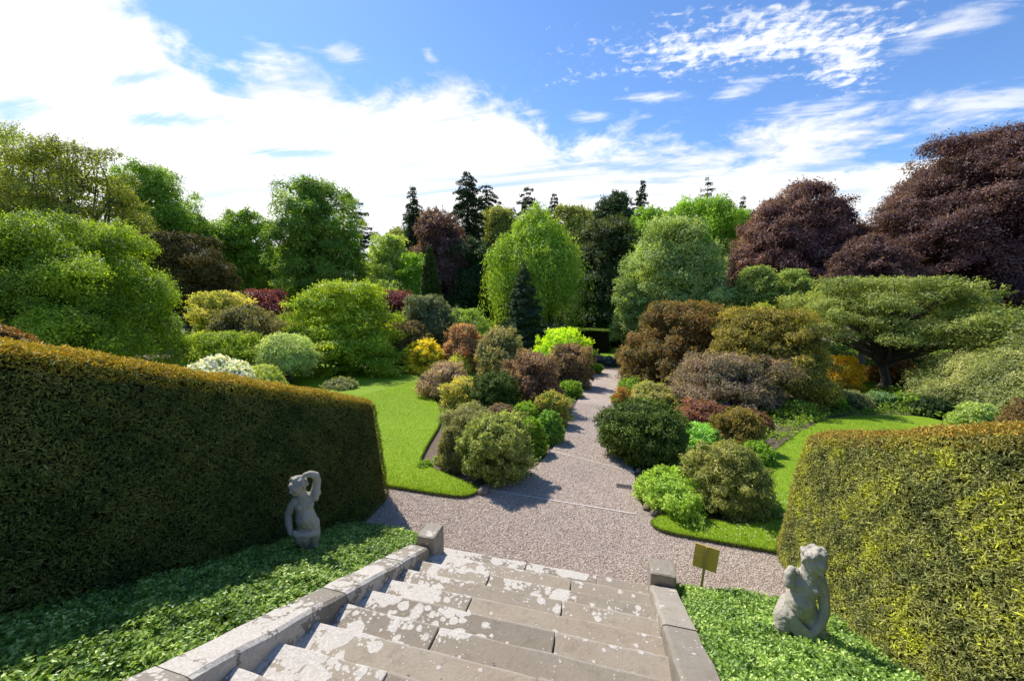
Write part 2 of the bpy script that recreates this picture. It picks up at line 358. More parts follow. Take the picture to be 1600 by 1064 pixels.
# ---------------------------------------------------------------- ground
def sheet_obj(name, poly, dz, mat, skirt=0, cuts=()):
    """flat polygon draped over the terrain, optional turned-down rim"""
    bm = bmesh.new(); vs_ = [bm.verts.new((x, y, 0)) for x, y in poly]; bm.faces.new(vs_)
    for y in list(BREAKS)+list(cuts):
        bmesh.ops.bisect_plane(bm, geom=bm.verts[:]+bm.edges[:]+bm.faces[:], plane_co=(0, y, 0), plane_no=(0, 1, 0))
    bmesh.ops.triangulate(bm, faces=bm.faces[:])
    if skirt:
        be = [e for e in bm.edges if e.is_boundary]
        r = bmesh.ops.extrude_edge_only(bm, edges=be); low = {v for v in r['geom'] if isinstance(v, bmesh.types.BMVert)}
    else: low = set()
    for v_ in bm.verts: v_.co.z = terrain(v_.co.y)+dz-(skirt if v_ in low else 0)
    for f in bm.faces: f.material_index = 1 if any(v_ in low for v_ in f.verts) else 0
    bmesh.ops.recalc_face_normals(bm, faces=bm.faces[:])
    up = sum(f.normal.z for f in bm.faces)
    if up < 0: bmesh.ops.reverse_faces(bm, faces=bm.faces[:])
    me = bpy.data.meshes.new(name); bm.to_mesh(me); bm.free(); me.materials.append(mat); me.materials.append(SOIL)
    o = bpy.data.objects.new(name, me); C.objects.link(o); o['kind'] = 'structure'; return o
def smooth_poly(pts, it=2):
    p = [np.array(q, float) for q in pts]
    for _ in range(it):
        n = []
        for i in range(len(p)):
            a, b = p[i], p[(i+1) % len(p)]; n += [a*.75+b*.25, a*.25+b*.75]
        p = n
    return [tuple(q) for q in p]
def G(px, py):
    p, _ = hit(px, py); return (float(p[0]), float(p[1]))
sheet_obj('ground', [(-400, -8), (400, -8), (400, 700), (-400, 700)], -.03, SOIL)
lawnL = [(-3.9, 5.86), (-2.62, 5.83), (-2.36, 5.88), (-2.2, 6.05), (-2.24, 6.22), (-2.75, 6.45), G(672, 733), G(656, 727), G(658, 716), G(672, 690), G(688, 665), G(690, 645), G(676, 620), G(656, 600), G(652, 582), G(560, 582), (-22, 30), (-30, 22), (-24, 8), (-14, 5.9)]
sheet_obj('lawn_left', smooth_poly(lawnL, 1), .055, LAWN, .12)
lawnR = [(.72, 5.98), (.70, 5.85), (.86, 5.72), (1.6, 5.68), (2.5, 5.64), (6, 5.6), (16, 7), (20, 16), G(1560, 690), G(1490, 664), G(1440, 652), G(1380, 650), G(1310, 652), G(1262, 668), (4.05, 10.6), (3.15, 9.0), G(1205, 742), G(1192, 800), (2.2, 6.15), (1.4, 6.22), (.9, 6.15)]
sheet_obj('lawn_right', smooth_poly(lawnR, 1), .055, LAWN, .12)
gravel = [(-14, 4.42), (14, 4.42), (14, 6.1), (1.0, 6.15), (.62, 6.3), (.55, 8.), (.62, 14), (.66, 28.5), (-1.12, 28.5), (-1.25, 16), (-1.3, 9), (-1.45, 7.7), (-2.1, 6.6), (-2.4, 6.2), (-14, 6.2)]
sheet_obj('gravel_path', gravel, .0, GRAVEL)
# bank behind the camera and the top terrace
sheet_obj('terrace', [(-2.12, -8), (.52, -8), (.52, -.3), (-2.12, -.3)], .3, STEP)

# ---------------------------------------------------------------- staircase
def slab_bm(x0, x1, y0, y1, z0, z1, bev=.012, jit=None):
    bm = bmesh.new(); bmesh.ops.create_cube(bm, size=1)
    for v_ in bm.verts: v_.co = ((x0+x1)/2+v_.co.x*(x1-x0), (y0+y1)/2+v_.co.y*(y1-y0), (z0+z1)/2+v_.co.z*(z1-z0))
    bmesh.ops.bevel(bm, geom=bm.edges[:], offset=bev, segments=2, affect='EDGES', profile=.6)
    return bm
def bm_obj(name, bm, mat, parent=None, smooth=False):
    me = bpy.data.meshes.new(name); bm.to_mesh(me); bm.free(); me.materials.append(mat)
    if smooth:
        for p in me.polygons: p.use_smooth = True
    o = bpy.data.objects.new(name, me); C.objects.link(o)
    if parent: o.parent = parent
    return o
random.seed(4)
X0, X1, Y0, TR, RI = -2.123, .518, 4.452, .324, .1438
def x_at(px, py, z):
    d = ray(px, py); t = (z-CAM_H)/d[2]; return d[0]*t
joints = {0: [820, 934], 1: [892], 2: [763], 3: [878], 4: [733], 5: [866], 6: [679], 7: [840], 8: [603]}
jy = {0: 890, 1: 914, 2: 905, 3: 950, 4: 943, 5: 1005, 6: 995, 7: 1058, 8: 1055}
stair = empty('stone_staircase', (-.8, 2.2, 0), 'broad flight of brown sandstone steps blotched with white lichen', 'staircase')
def keep(o, par): o.parent = par; o.matrix_parent_inverse = Matrix.Translation(-Vector(par.location)); return o
for i in range(14):
    zt = .15+RI*i; yf = Y0-TR*i; xs = [X0-.06]+[x_at(p, jy[i], zt) for p in joints.get(i, [])]+([X0+1.1+.4*(i % 2)] if i > 8 else [])+[X1+.02]
    for k in range(len(xs)-1):
        g = .006
        bm = slab_bm(xs[k]+(g if k else 0), xs[k+1]-(g if k < len(xs)-2 else 0), yf-TR-.05, yf+random.uniform(-.008, .008), zt-RI-.02, zt+random.uniform(-.004, .004))
        bmesh.ops.subdivide_edges(bm, edges=[e for e in bm.edges if e.calc_length() > .3], cuts=14, use_grid_fill=True)
        for v_ in bm.verts: v_.co.y += .004*math.sin(v_.co.x*11+i*2); v_.co.z += .0025*math.sin(v_.co.x*7+v_.co.y*9+i)
        keep(bm_obj('step_slab', bm, STEP), stair)
def kz(y): return .25+.4438*(4.452-y)
def kerb(name, xa, xb, ends, label, inner):
    e = empty(name, ((xa+xb)/2, 3, 0), label, 'kerb', 'sloping stone kerbs flanking the steps')
    for (ya, yb) in ends:
        bm = bmesh.new(); c = .035
        prof = [(xa, -.5), (xa, 0), (xb, 0), (xb, -.5)]
        if inner > 0: prof = [(xa, -.5), (xa, 0), (xb-c, 0), (xb-.006, -.022), (xb, -.06), (xb, -.5)]
        else: prof = [(xa, -.5), (xa, -.06), (xa+.006, -.022), (xa+c, 0), (xb, 0), (xb, -.5)]
        rows = []; n = 14; dzj = random.uniform(-.008, .008)
        for j in range(n+1):
            y = ya+(yb-ya)*j/n; e_ = min(j, n-j)
            rows.append([bm.verts.new((x+.004*math.sin(y*13+q), y, kz(y)+z+dzj+(.004*math.sin(y*9+x*20) if z > -.4 else 0)-(.008 if e_ == 0 and z == 0 else 0))) for q, (x, z) in enumerate(prof)])
        for j in range(n):
            for k in range(len(prof)):
                k2 = (k+1) % len(prof); bm.faces.new((rows[j][k], rows[j][k2], rows[j+1][k2], rows[j+1][k]))
        bm.faces.new(rows[0][::-1]); bm.faces.new(rows[-1]); bmesh.ops.recalc_face_normals(bm, faces=bm.faces[:])
        keep(bm_obj('coping_stone', bm, KERB), e)
kerb('stone_kerb', -2.37, -2.123, [(-.6, 1.3), (1.312, 2.53), (2.542, 3.45), (3.46, 4.05)], 'lichen-whitened sloping kerb along the left side of the steps', 1)
kerb('stone_kerb', .52, .79, [(-.6, 1.9), (1.912, 3.2), (3.212, 4.2)], 'grey sloping kerb along the right side of the steps', -1)
def block(name, x0, x1, y0, y1, z0, z1, mat, label, cat, group=None, rz=0, seed=1, bev=.02):
    bm = slab_bm(x0, x1, y0, y1, z0, z1, bev)
    bmesh.ops.subdivide_edges(bm, edges=bm.edges[:], cuts=3, use_grid_fill=True)
    rr = random.Random(seed)
    for v_ in bm.verts: v_.co += Vector((rr.uniform(-1, 1), rr.uniform(-1, 1), rr.uniform(-1, 1)))*.003
    o = bm_obj(name, bm, mat, None); return tag(o, label, cat, group)
block('stone_pier', -2.31, -2.075, 4.08, 4.38, -.1, .535, PIER, 'squared sandstone block ending the left kerb beside the green bed', 'stone block', 'end blocks of the kerbs', seed=3)
block('stone_pier', .53, .80, 4.215, 4.50, -.1, .485, PIER, 'squared grey block ending the right kerb, near the wooden sign', 'stone block', 'end blocks of the kerbs', seed=5)

# ---------------------------------------------------------------- boards, stones and drain on the path
def board(pa, pb, label, h=.012):
    a, b = Vector(hit(*pa)[0]), Vector(hit(*pb)[0]); d = (b-a); L = d.length
    bm = slab_bm(-L/2, L/2, -.011, .011, -.06, h, .003)
    o = bm_obj('edging_board', bm, BOARD); o.location = (a+b)/2; o.rotation_euler = d.to_track_quat('X', 'Z').to_euler()
    tag(o, label, 'edging board', 'pale boards crossing the gravel path')
board((772, 767), (994, 804), 'thin pale board set across the gravel path nearest the steps')
board((858, 704), (992, 738), 'thin pale board across the gravel path beside the dark yew')
def rock(loc, s, label, seed, group='stones edging the beds'):
    rr = np.random.default_rng(seed); bm = bmesh.new(); bmesh.ops.create_icosphere(bm, subdivisions=3, radius=1)
    k = rr.normal(size=(6, 3))
    for v_ in bm.verts:
        d = 1+sum(.09*math.sin(3*(v_.co.dot(Vector(q)))+i) for i, q in enumerate(k))
        v_.co = Vector((v_.co.x*s[0], v_.co.y*s[1], v_.co.z*s[2]))*d
    o = bm_obj('edging_stone', bm, ROCK, None, True); o.location = loc; o.rotation_euler = (0, 0, rr.uniform(0, 6)); tag(o, label, 'stone', group)
p, _ = hit(755, 770); rock(p+[0, 0, .03], (.11, .085, .07), 'pale rounded stone at the tip of the left lawn', 3)
for i, (px, py, s, lb) in enumerate([(996, 737, .07, 'pale upright stone where the yew meets the bright green leaves'), (999, 762, .075, 'reddish stone halfway along the right bed edge'), (1003, 778, .08, 'mossy brown stone second from the lawn end'), (1010, 795, .085, 'broken angular stone by the pale board end'), (1020, 803, .08, 'low brown stone at the corner of the right lawn')]):
    p, _ = hit(px, py); rock(p+[.02, 0, .02], (s, s*.8, s*.8), lb, 20+i)
dr = empty('drain_cover', hit(975, 761)[0]+np.array([0, 0, .006]), 'small dark iron drain cover sunk in the gravel path', 'drain cover')
o = bm_obj('frame', slab_bm(-.14, .14, -.09, .09, -.02, .003, .002), IRON); o.parent = dr
for k in range(5):
    o = bm_obj('bar', slab_bm(-.1+.05*k-.008, -.1+.05*k+.008, -.07, .07, .003, .009, .001), IRON); o.parent = dr

# ---------------------------------------------------------------- sign seen from behind
sg = empty('wooden_sign', (1.27, 4.55, .22), 'small wooden sign on a post seen from behind, by the right-hand green bed', 'sign')
sg.location = (float(at(1097, 905, 4.55)[0]), float(at(1097, 905, 4.55)[1]), float(at(1097, 905, 4.55)[2])-.05)
o = bm_obj('post', slab_bm(-.013, .013, -.013, .013, -.15, .52, .003), POSTW); o.parent = sg
b1 = bm_obj('board', slab_bm(-.125, .125, .014, .03, .19, .50, .003), SIGNW); b1.parent = sg
b2 = bm_obj('edge_trim', slab_bm(-.127, .127, .012, .032, .501, .508, .002), POSTW); b2.parent = b1
sg.rotation_euler = (R(6), R(3), R(-12))

# ---------------------------------------------------------------- carved putti
_b = bmesh.new(); bmesh.ops.create_icosphere(_b, subdivisions=2, radius=1); _b.verts.index_update()
SPH_V = np.array([v_.co[:] for v_ in _b.verts]); SPH_F = np.array([[v_.index for v_ in f.verts] for f in _b.faces]); _b.free()
def ell(bm, c, r, rot=None):
    bm.append(SPH_V*np.array([r]*3 if isinstance(r, (int, float)) else r)+np.array(c[:]))
def limb(bm, pts, rad):
    for i in range(len(pts)-1):
        a, b = Vector(pts[i]), Vector(pts[i+1]); n = max(2, int((b-a).length/(min(rad[i], rad[i+1])*.35)))
        for k in range(n+1): f = k/n; ell(bm, a.lerp(b, f), rad[i]*(1-f)+rad[i+1]*f)
def finish(bm, name, vox, parent=None, amp=.004, seed=0):
    me = bpy.data.meshes.new(name); k = len(bm); me.from_pydata(np.concatenate(bm).tolist(), [], (SPH_F[None]+np.arange(k)[:, None, None]*len(SPH_V)).reshape(-1, 3).tolist()); o = bpy.data.objects.new(name, me); C.objects.link(o)
    m = o.modifiers.new('r', 'REMESH'); m.mode = 'VOXEL'; m.voxel_size = vox
    s = o.modifiers.new('s', 'SMOOTH'); s.factor = .6; s.iterations = 2
    dg = bpy.context.evaluated_depsgraph_get(); me2 = bpy.data.meshes.new_from_object(o.evaluated_get(dg)); o.modifiers.clear(); o.data = me2
    me2.materials.clear(); me2.materials.append(STAT)
    from mathutils import noise
    nv = len(me2.vertices); co = np.empty(nv*3, np.float32); me2.vertices.foreach_get('co', co); co = co.reshape(-1, 3); nr = np.empty(nv*3, np.float32); me2.vertices.foreach_get('normal', nr); nr = nr.reshape(-1, 3)
    a = np.array([noise.noise(Vector(q*28)+Vector((seed, 0, 0)))*amp+noise.noise(Vector(q*70))*amp*.4 for q in co]); me2.vertices.foreach_set('co', (co+nr*a[:, None]).ravel()); me2.update()
    for p in me2.polygons: p.use_smooth = True
    if parent: o.parent = parent
    return o
def head(bm, c, R_, fx, fy, fz, hair=True):
    """c centre, R_ radius; (fx,fy,fz) the way the face looks"""
    f = Vector((fx, fy, fz)).normalized(); up = Vector((0, 0, 1)); s = f.cross(up).normalized(); u_ = s.cross(f).normalized(); c = Vector(c)
    P = lambda a, b, d: c+s*a*R_+u_*b*R_+f*d*R_
    ell(bm, c, (R_*.94, R_*.98, R_*1.02)); ell(bm, P(0, -.42, .42), R_*.58)
    ell(bm, P(.40, -.28, .52), R_*.40); ell(bm, P(-.40, -.28, .52), R_*.40)          # full cheeks
    ell(bm, P(0, .35, .62), R_*.42)                                                 # brow
    limb(bm, [P(0, .10, .92), P(0, -.14, 1.06)], [R_*.09, R_*.15])                   # nose
    ell(bm, P(.11, -.18, .98), R_*.09); ell(bm, P(-.11, -.18, .98), R_*.09)
    ell(bm, P(0, -.44, .90), (R_*.2, R_*.1, R_*.07)); ell(bm, P(0, -.54, .87), R_*.11); ell(bm, P(0, -.74, .74), R_*.2)  # lips, chin
    ell(bm, P(.31, .06, .78), R_*.13); ell(bm, P(-.31, .06, .78), R_*.13)              # eyes
    limb(bm, [P(.5, .26, .72), P(.2, .30, .93)], [R_*.07]*2); limb(bm, [P(-.5, .26, .72), P(-.2, .30, .93)], [R_*.07]*2)
    for q in (1, -1): limb(bm, [P(q*.96, .12, .0), P(q*1.0, -.08, .03), P(q*.93, -.25, .05)], [R_*.12, R_*.1, R_*.12])  # ears
    rr = random.Random(3)
    for k in range(46):                                                             # curls
        a = rr.uniform(0, 6.283); b = rr.uniform(-.25, 1.45)
        d = s*math.cos(a)*math.cos(b)+f*math.sin(a)*math.cos(b)*.95+u_*math.sin(b)
        if d.dot(f) > .45 and b < 1.0: continue
        if math.sin(b) < .1 and d.dot(f) > -.1: continue
        ell(bm, c+d*R_*.98, R_*rr.uniform(.15, .25))
def hand(bm, w, d, palm_n, L):
    """w wrist, d direction of the hand, palm_n palm normal, L hand length"""
    d = Vector(d).normalized(); n = Vector(palm_n); n = (n-d*n.dot(d)).normalized(); s = d.cross(n).normalized(); w = Vector(w)
    limb(bm, [w, w+d*L*.22, w+d*L*.48], [L*.17, L*.2, L*.22])
    for k, (o_, ln) in enumerate(((-.26, .46), (-.09, .54), (.09, .50), (.25, .38))):
        a = w+d*L*.46+s*o_*L; b = a+d*L*ln*.45+n*L*.06+s*o_*L*.2; c_ = b+d*L*ln*.3+n*L*.16; e = c_+d*L*ln*.12+n*L*.14
        limb(bm, [a, b, c_, e], [L*.075, L*.07, L*.062, L*.052])
    a = w+d*L*.14-s*L*.2; limb(bm, [a, a+d*L*.2-s*L*.16+n*L*.06, a+d*L*.40-s*L*.14+n*L*.16], [L*.09, L*.075, L*.06])
def putto_reaching():
    g = Buf; e = empty('putto_statue', (0, 0, 0), 'weathered stone child statue with one arm raised over its head, before the left hedge', 'statue')
    bm = []
    head(bm, (-.045, -.02, .775), .098, -.72, -.55, -.22)
    limb(bm, [(-.03, 0, .70), (-.015, .0, .62)], [.06, .064])                                   # neck
    limb(bm, [(-.005, 0, .60), (0, -.005, .53), (.0, -.02, .43), (.01, -.025, .34), (.035, 0, .25)], [.078, .094, .098, .112, .104])
    limb(bm, [(-.075, 0, .575), (.085, 0, .585)], [.06, .06]); ell(bm, (.0, -.06, .375), (.10, .085, .095))
    ell(bm, (-.045, -.05, .525), (.055, .05, .045)); ell(bm, (.05, -.05, .525), (.055, .05, .045))
    limb(bm, [(.09, .005, .585), (.125, -.01, .65), (.15, 0, .76)], [.054, .052, .044])           # raised arm
    limb(bm, [(.15, 0, .76), (.14, -.015, .845), (.085, -.03, .885), (.04, -.035, .885)], [.044, .042, .036, .03])
    hand(bm, (.045, -.035, .882), (-1, -.1, -.12), (0, -.1, -1), .085)
    ell(bm, (.135, -.03, .64), (.05, .05, .055)); ell(bm, (.125, -.045, .585), (.035, .035, .04))
    limb(bm, [(-.085, 0, .575), (-.14, .01, .50), (-.168, .01, .415)], [.054, .046, .040])          # lowered arm
    limb(bm, [(-.168, .01, .415), (-.165, -.04, .32), (-.15, -.085, .245)], [.041, .037, .027])
    hand(bm, (-.15, -.088, .245), (.75, -.25, -.25), (.2, -.5, -.8), .10)
    limb(bm, [(.05, 0, .26), (.065, -.01, .14), (.055, 0, .02), (.06, .01, -.2)], [.098, .082, .062, .05]) # standing leg
    limb(bm, [(-.01, -.02, .24), (-.04, -.06, .15), (-.035, -.01, .03), (-.03, .04, -.2)], [.09, .078, .058, .045])
    o = finish(bm, 'body', .0062, e, .003, 1)
    bm = []; rr = random.Random(8)
    for k in range(7):                                                                          # gathered cloth at the hip
        t = k/6; limb(bm, [(-.12+t*.06, -.10+t*.02, .265-t*.04), (-.05+t*.05, -.125, .215-t*.03), (.04+t*.04, -.10, .20-t*.03), (.12, -.04, .23-t*.05)], [.022, .02, .024, .02])
    for k in range(4): limb(bm, [(-.10+.012*k, -.115, .22), (-.085+.02*k, -.115, .14), (-.06+.025*k, -.09, .06+.02*k)], [.024, .022, .014])
    ell(bm, (-.085, -.115, .225), (.045, .03, .035)); finish(bm, 'drapery', .0062, e, .002, 4)
    return e
def putto_sitting():
    e = empty('putto_statue', (0, 0, 0), 'weathered stone curly-haired child statue looking down, before the right hedge', 'statue')
    bm = []
    head(bm, (.025, -.02, .735), .118, .45, -.72, -.42)
    limb(bm, [(.0, 0, .64), (.0, 0, .57)], [.07, .075])
    limb(bm, [(-.0, 0, .55), (-.015, -.005, .47), (-.035, -.02, .37), (-.045, -.03, .28), (-.05, 0, .20)], [.09, .115, .12, .135, .13])
    limb(bm, [(-.085, 0, .535), (.085, 0, .54)], [.062, .065]); ell(bm, (-.04, -.075, .32), (.11, .09, .10))
    ell(bm, (-.06, -.065, .475), (.06, .055, .05)); ell(bm, (.05, -.065, .48), (.06, .055, .05))
    limb(bm, [(-.095, 0, .54), (-.15, -.06, .47), (-.165, -.10, .485)], [.055, .05, .045])          # bent arm, fist at the shoulder
    limb(bm, [(-.165, -.10, .485), (-.17, -.08, .56), (-.15, -.06, .60)], [.045, .045, .04])
    hand(bm, (-.16, -.065, .585), (.55, .1, .45), (.5, .3, -.6), .085)
    limb(bm, [(.10, 0, .535), (.135, -.02, .43), (.155, -.05, .30)], [.06, .054, .048])             # arm down across the lap
    limb(bm, [(.155, -.05, .30), (.125, -.10, .20), (.075, -.14, .12)], [.048, .043, .034])
    hand(bm, (.08, -.135, .13), (-.55, -.3, -.6), (-.5, .4, -.2), .115)
    limb(bm, [(-.10, 0, .2), (-.165, -.07, .14), (-.175, -.10, .06), (-.14, -.02, -.08), (-.12, 0, -.25)], [.12, .098, .082, .06, .05])
    limb(bm, [(.02, 0, .2), (.10, -.05, .10), (.16, -.08, .0), (.12, 0, -.12), (.10, .02, -.25)], [.115, .09, .074, .056, .05])
    finish(bm, 'body', .0066, e, .003, 2)
    bm = []
    for k in range(9):
        t = k/8; limb(bm, [(-.165-.01*t, -.06, .275-t*.10), (-.11-.02*t, -.135, .22-t*.13), (-.03-.02*t, -.15, .15-t*.10), (.035, -.145, .11-t*.07)], [.018, .024, .024, .02])
    for k in range(5): limb(bm, [(.05, -.15, .12), (.0+.025*k, -.17, .05), (-.03+.03*k, -.15, -.04)], [.02, .02, .014])
    finish(bm, 'drapery', .0066, e, .002, 5)
    bm = []; limb(bm, [(.0, .06, .12), (.04, .04, -.05), (.06, .03, -.3)], [.12, .15, .17]); limb(bm, [(.14, .0, .02), (.18, .02, -.2)], [.09, .1]); finish(bm, 'rock_seat', .01, e, .008, 6)
    return e
s = putto_reaching(); q = at(474, 846, 4.86); s.location = (-3.22, 3.28, .81); s.rotation_euler = (0, 0, R(42)); s.scale = (.96,)*3
s = putto_sitting(); s.location = (1.74, 3.60, .66); s.rotation_euler = (0, 0, R(-14)); s.scale = (.86, .9, .98)
# ---------------------------------------------------------------- loose gravel, grass
rng = np.random.default_rng(7)
def inside(poly, X, Y):
    poly = np.asarray(poly); x1, y1 = poly[:, 0], poly[:, 1]; x2, y2 = np.roll(x1, -1), np.roll(y1, -1); c = np.zeros(len(X), bool)
    for a, b, c_, d in zip(x1, y1, x2, y2):
        m = ((b > Y) != (d > Y)) & (X < (c_-a)*(Y-b)/((d-b) if d != b else 1e-9)+a); c ^= m
    return c
terr = np.vectorize(terrain, otypes=[float])
def pebbles(n, x0, x1, y0, y1, s):
    X = rng.uniform(x0, x1, n); Y = y0+(y1-y0)*rng.random(n)**1.8
    ok = inside(gravel, X, Y) & ~inside(lawnL, X, Y) & ~inside(lawnR, X, Y); X, Y = X[ok], Y[ok]; n = len(X); Z = terr(Y)+.002
    b = Buf(); S = s*rng.uniform(.5, 1.5, (n, 1, 1)); th = rng.uniform(0, 6.28, n)
    base = np.array([[-1, -.7, 0], [1, -.6, 0], [.9, .7, 0], [-.8, .8, 0], [-.45, -.3, .75], [.5, -.25, .8], [.4, .35, .7], [-.4, .4, .8]])
    V = base[None]*S*(1+rng.normal(size=(n, 8, 3))*.16); cs, sn = np.cos(th)[:, None], np.sin(th)[:, None]
    V = np.stack([V[..., 0]*cs-V[..., 1]*sn, V[..., 0]*sn+V[..., 1]*cs, V[..., 2]], -1)+np.stack([X, Y, Z], 1)[:, None]
    f = np.array([[4, 5, 6, 7], [0, 1, 5, 4], [1, 2, 6, 5], [2, 3, 7, 6], [3, 0, 4, 7]]); Q = (f[None]+(np.arange(n)*8)[:, None, None]).reshape(-1, 4)
    c = np.array([[.66, .54, .43], [.52, .405, .31], [.36, .27, .21], [.70, .61, .50], [.61, .47, .365]])[rng.integers(0, 5, n)]*rng.uniform(.7, 1.15, (n, 1))
    b.add(V.reshape(-1, 3), Q, np.repeat(c, 5, 0)); return tag(b.build('loose_gravel', PEBBLE), 'pinkish brown gravel chippings covering the path', 'gravel', None, 'stuff')
pebbles(150000, -4.2, 3.2, 4.45, 15, .0068)
def litter():
    n = 420; X = rng.uniform(-3.6, 2.2, n); Y = rng.uniform(.6, 9, n); on = inside(gravel, X, Y) & ~inside(lawnL, X, Y) & ~inside(lawnR, X, Y)
    st = (X > X0) & (X < X1) & (Y < 4.4); i = np.floor((Y0-Y)/TR); Z = np.where(st, .15+RI*i+.008, .012); fy = (Y0-Y)/TR-i; ok = (on & (Y > 4.5) & (rng.random(n) < .7)) | (st & (i >= 0) & (i < 12) & (fy > .55) & (rng.random(n) < .8))
    P = np.stack([X, Y, Z], 1)[ok]; b = Buf(); m = len(P); leaves(b, rng, P, rng.normal(size=(m, 3))*.35+[0, 0, 1], .022, .011, np.array([[.16, .10, .04], [.09, .06, .03], [.12, .15, .04]])[rng.integers(0, 3, m)])
    tag(b.build('leaf_litter', LEAF), 'small dry leaves scattered over the gravel and step treads', 'leaf litter', None, 'stuff')
litter()
def blades(name, poly, n, box, h, label):
    X = rng.uniform(box[0], box[1], n); Y = box[2]+(box[3]-box[2])*rng.random(n)**2.2
    ok = inside(poly, X, Y); X, Y = X[ok], Y[ok]; n = len(X); P = np.stack([X, Y, terr(Y)+.055+h*.35], 1)
    b = Buf(); N = rng.normal(size=(n, 3)); N[:, 2] *= .3
    c = palette(rng, n, [(.085, .15, .008), (.125, .195, .012), (.17, .245, .03)])
    sc = (.8+Y/14); leaves(b, rng, P, N, h*sc, h*.22*sc, c, .05, (0, 0, 1.), .45)
    return b, label, name
def edge_blades(b, poly, n, h):
    p = np.asarray(poly); q = np.roll(p, -1, 0); L = np.linalg.norm(q-p, axis=1); mid = (p+q)/2; L = L*((mid[:, 1] < 14) & (np.abs(mid[:, 0]) < 6))
    k = rng.choice(len(p), n, p=L/L.sum()); f = rng.random(n)[:, None]; XY = p[k]*(1-f)+q[k]*f+rng.normal(size=(n, 2))*.012
    P = np.column_stack([XY, terr(XY[:, 1])+.03+rng.random(n)*.04]); N = rng.normal(size=(n, 3)); N[:, 2] *= .3
    leaves(b, rng, P, N, h, h*.2, palette(rng, n, [(.04, .085, .008), (.075, .14, .012), (.12, .19, .03)]), .05, (0, 0, .8), .6)
for poly, n, box, lb in ((smooth_poly(lawnL, 1), 110000, (-9.5, -2.1, 5.8, 27), 'short bright grass of the left lawn'), (smooth_poly(lawnR, 1), 90000, (.6, 9.5, 5.55, 24), 'short bright grass of the right lawn')):
    b, lb, nm = blades('grass', poly, n, box, .03, lb); edge_blades(b, poly, 9000, .032)
    if 'right' in lb:      # daisies in the turf
        n = 420; X = rng.uniform(1.2, 3.6, n); Y = rng.uniform(5.7, 7.6, n); ok = inside(poly, X, Y) & (rng.random(n) < .8); P = np.stack([X, Y, terr(Y)+.085], 1)[ok]
        leaves(b, rng, P, np.tile([0, 0, 1.], (len(P), 1)), .02, .02, np.tile([.8, .8, .78], (len(P), 1)), .0)
    tag(b.build('grass', GRASSB), lb, 'grass', None, 'stuff')

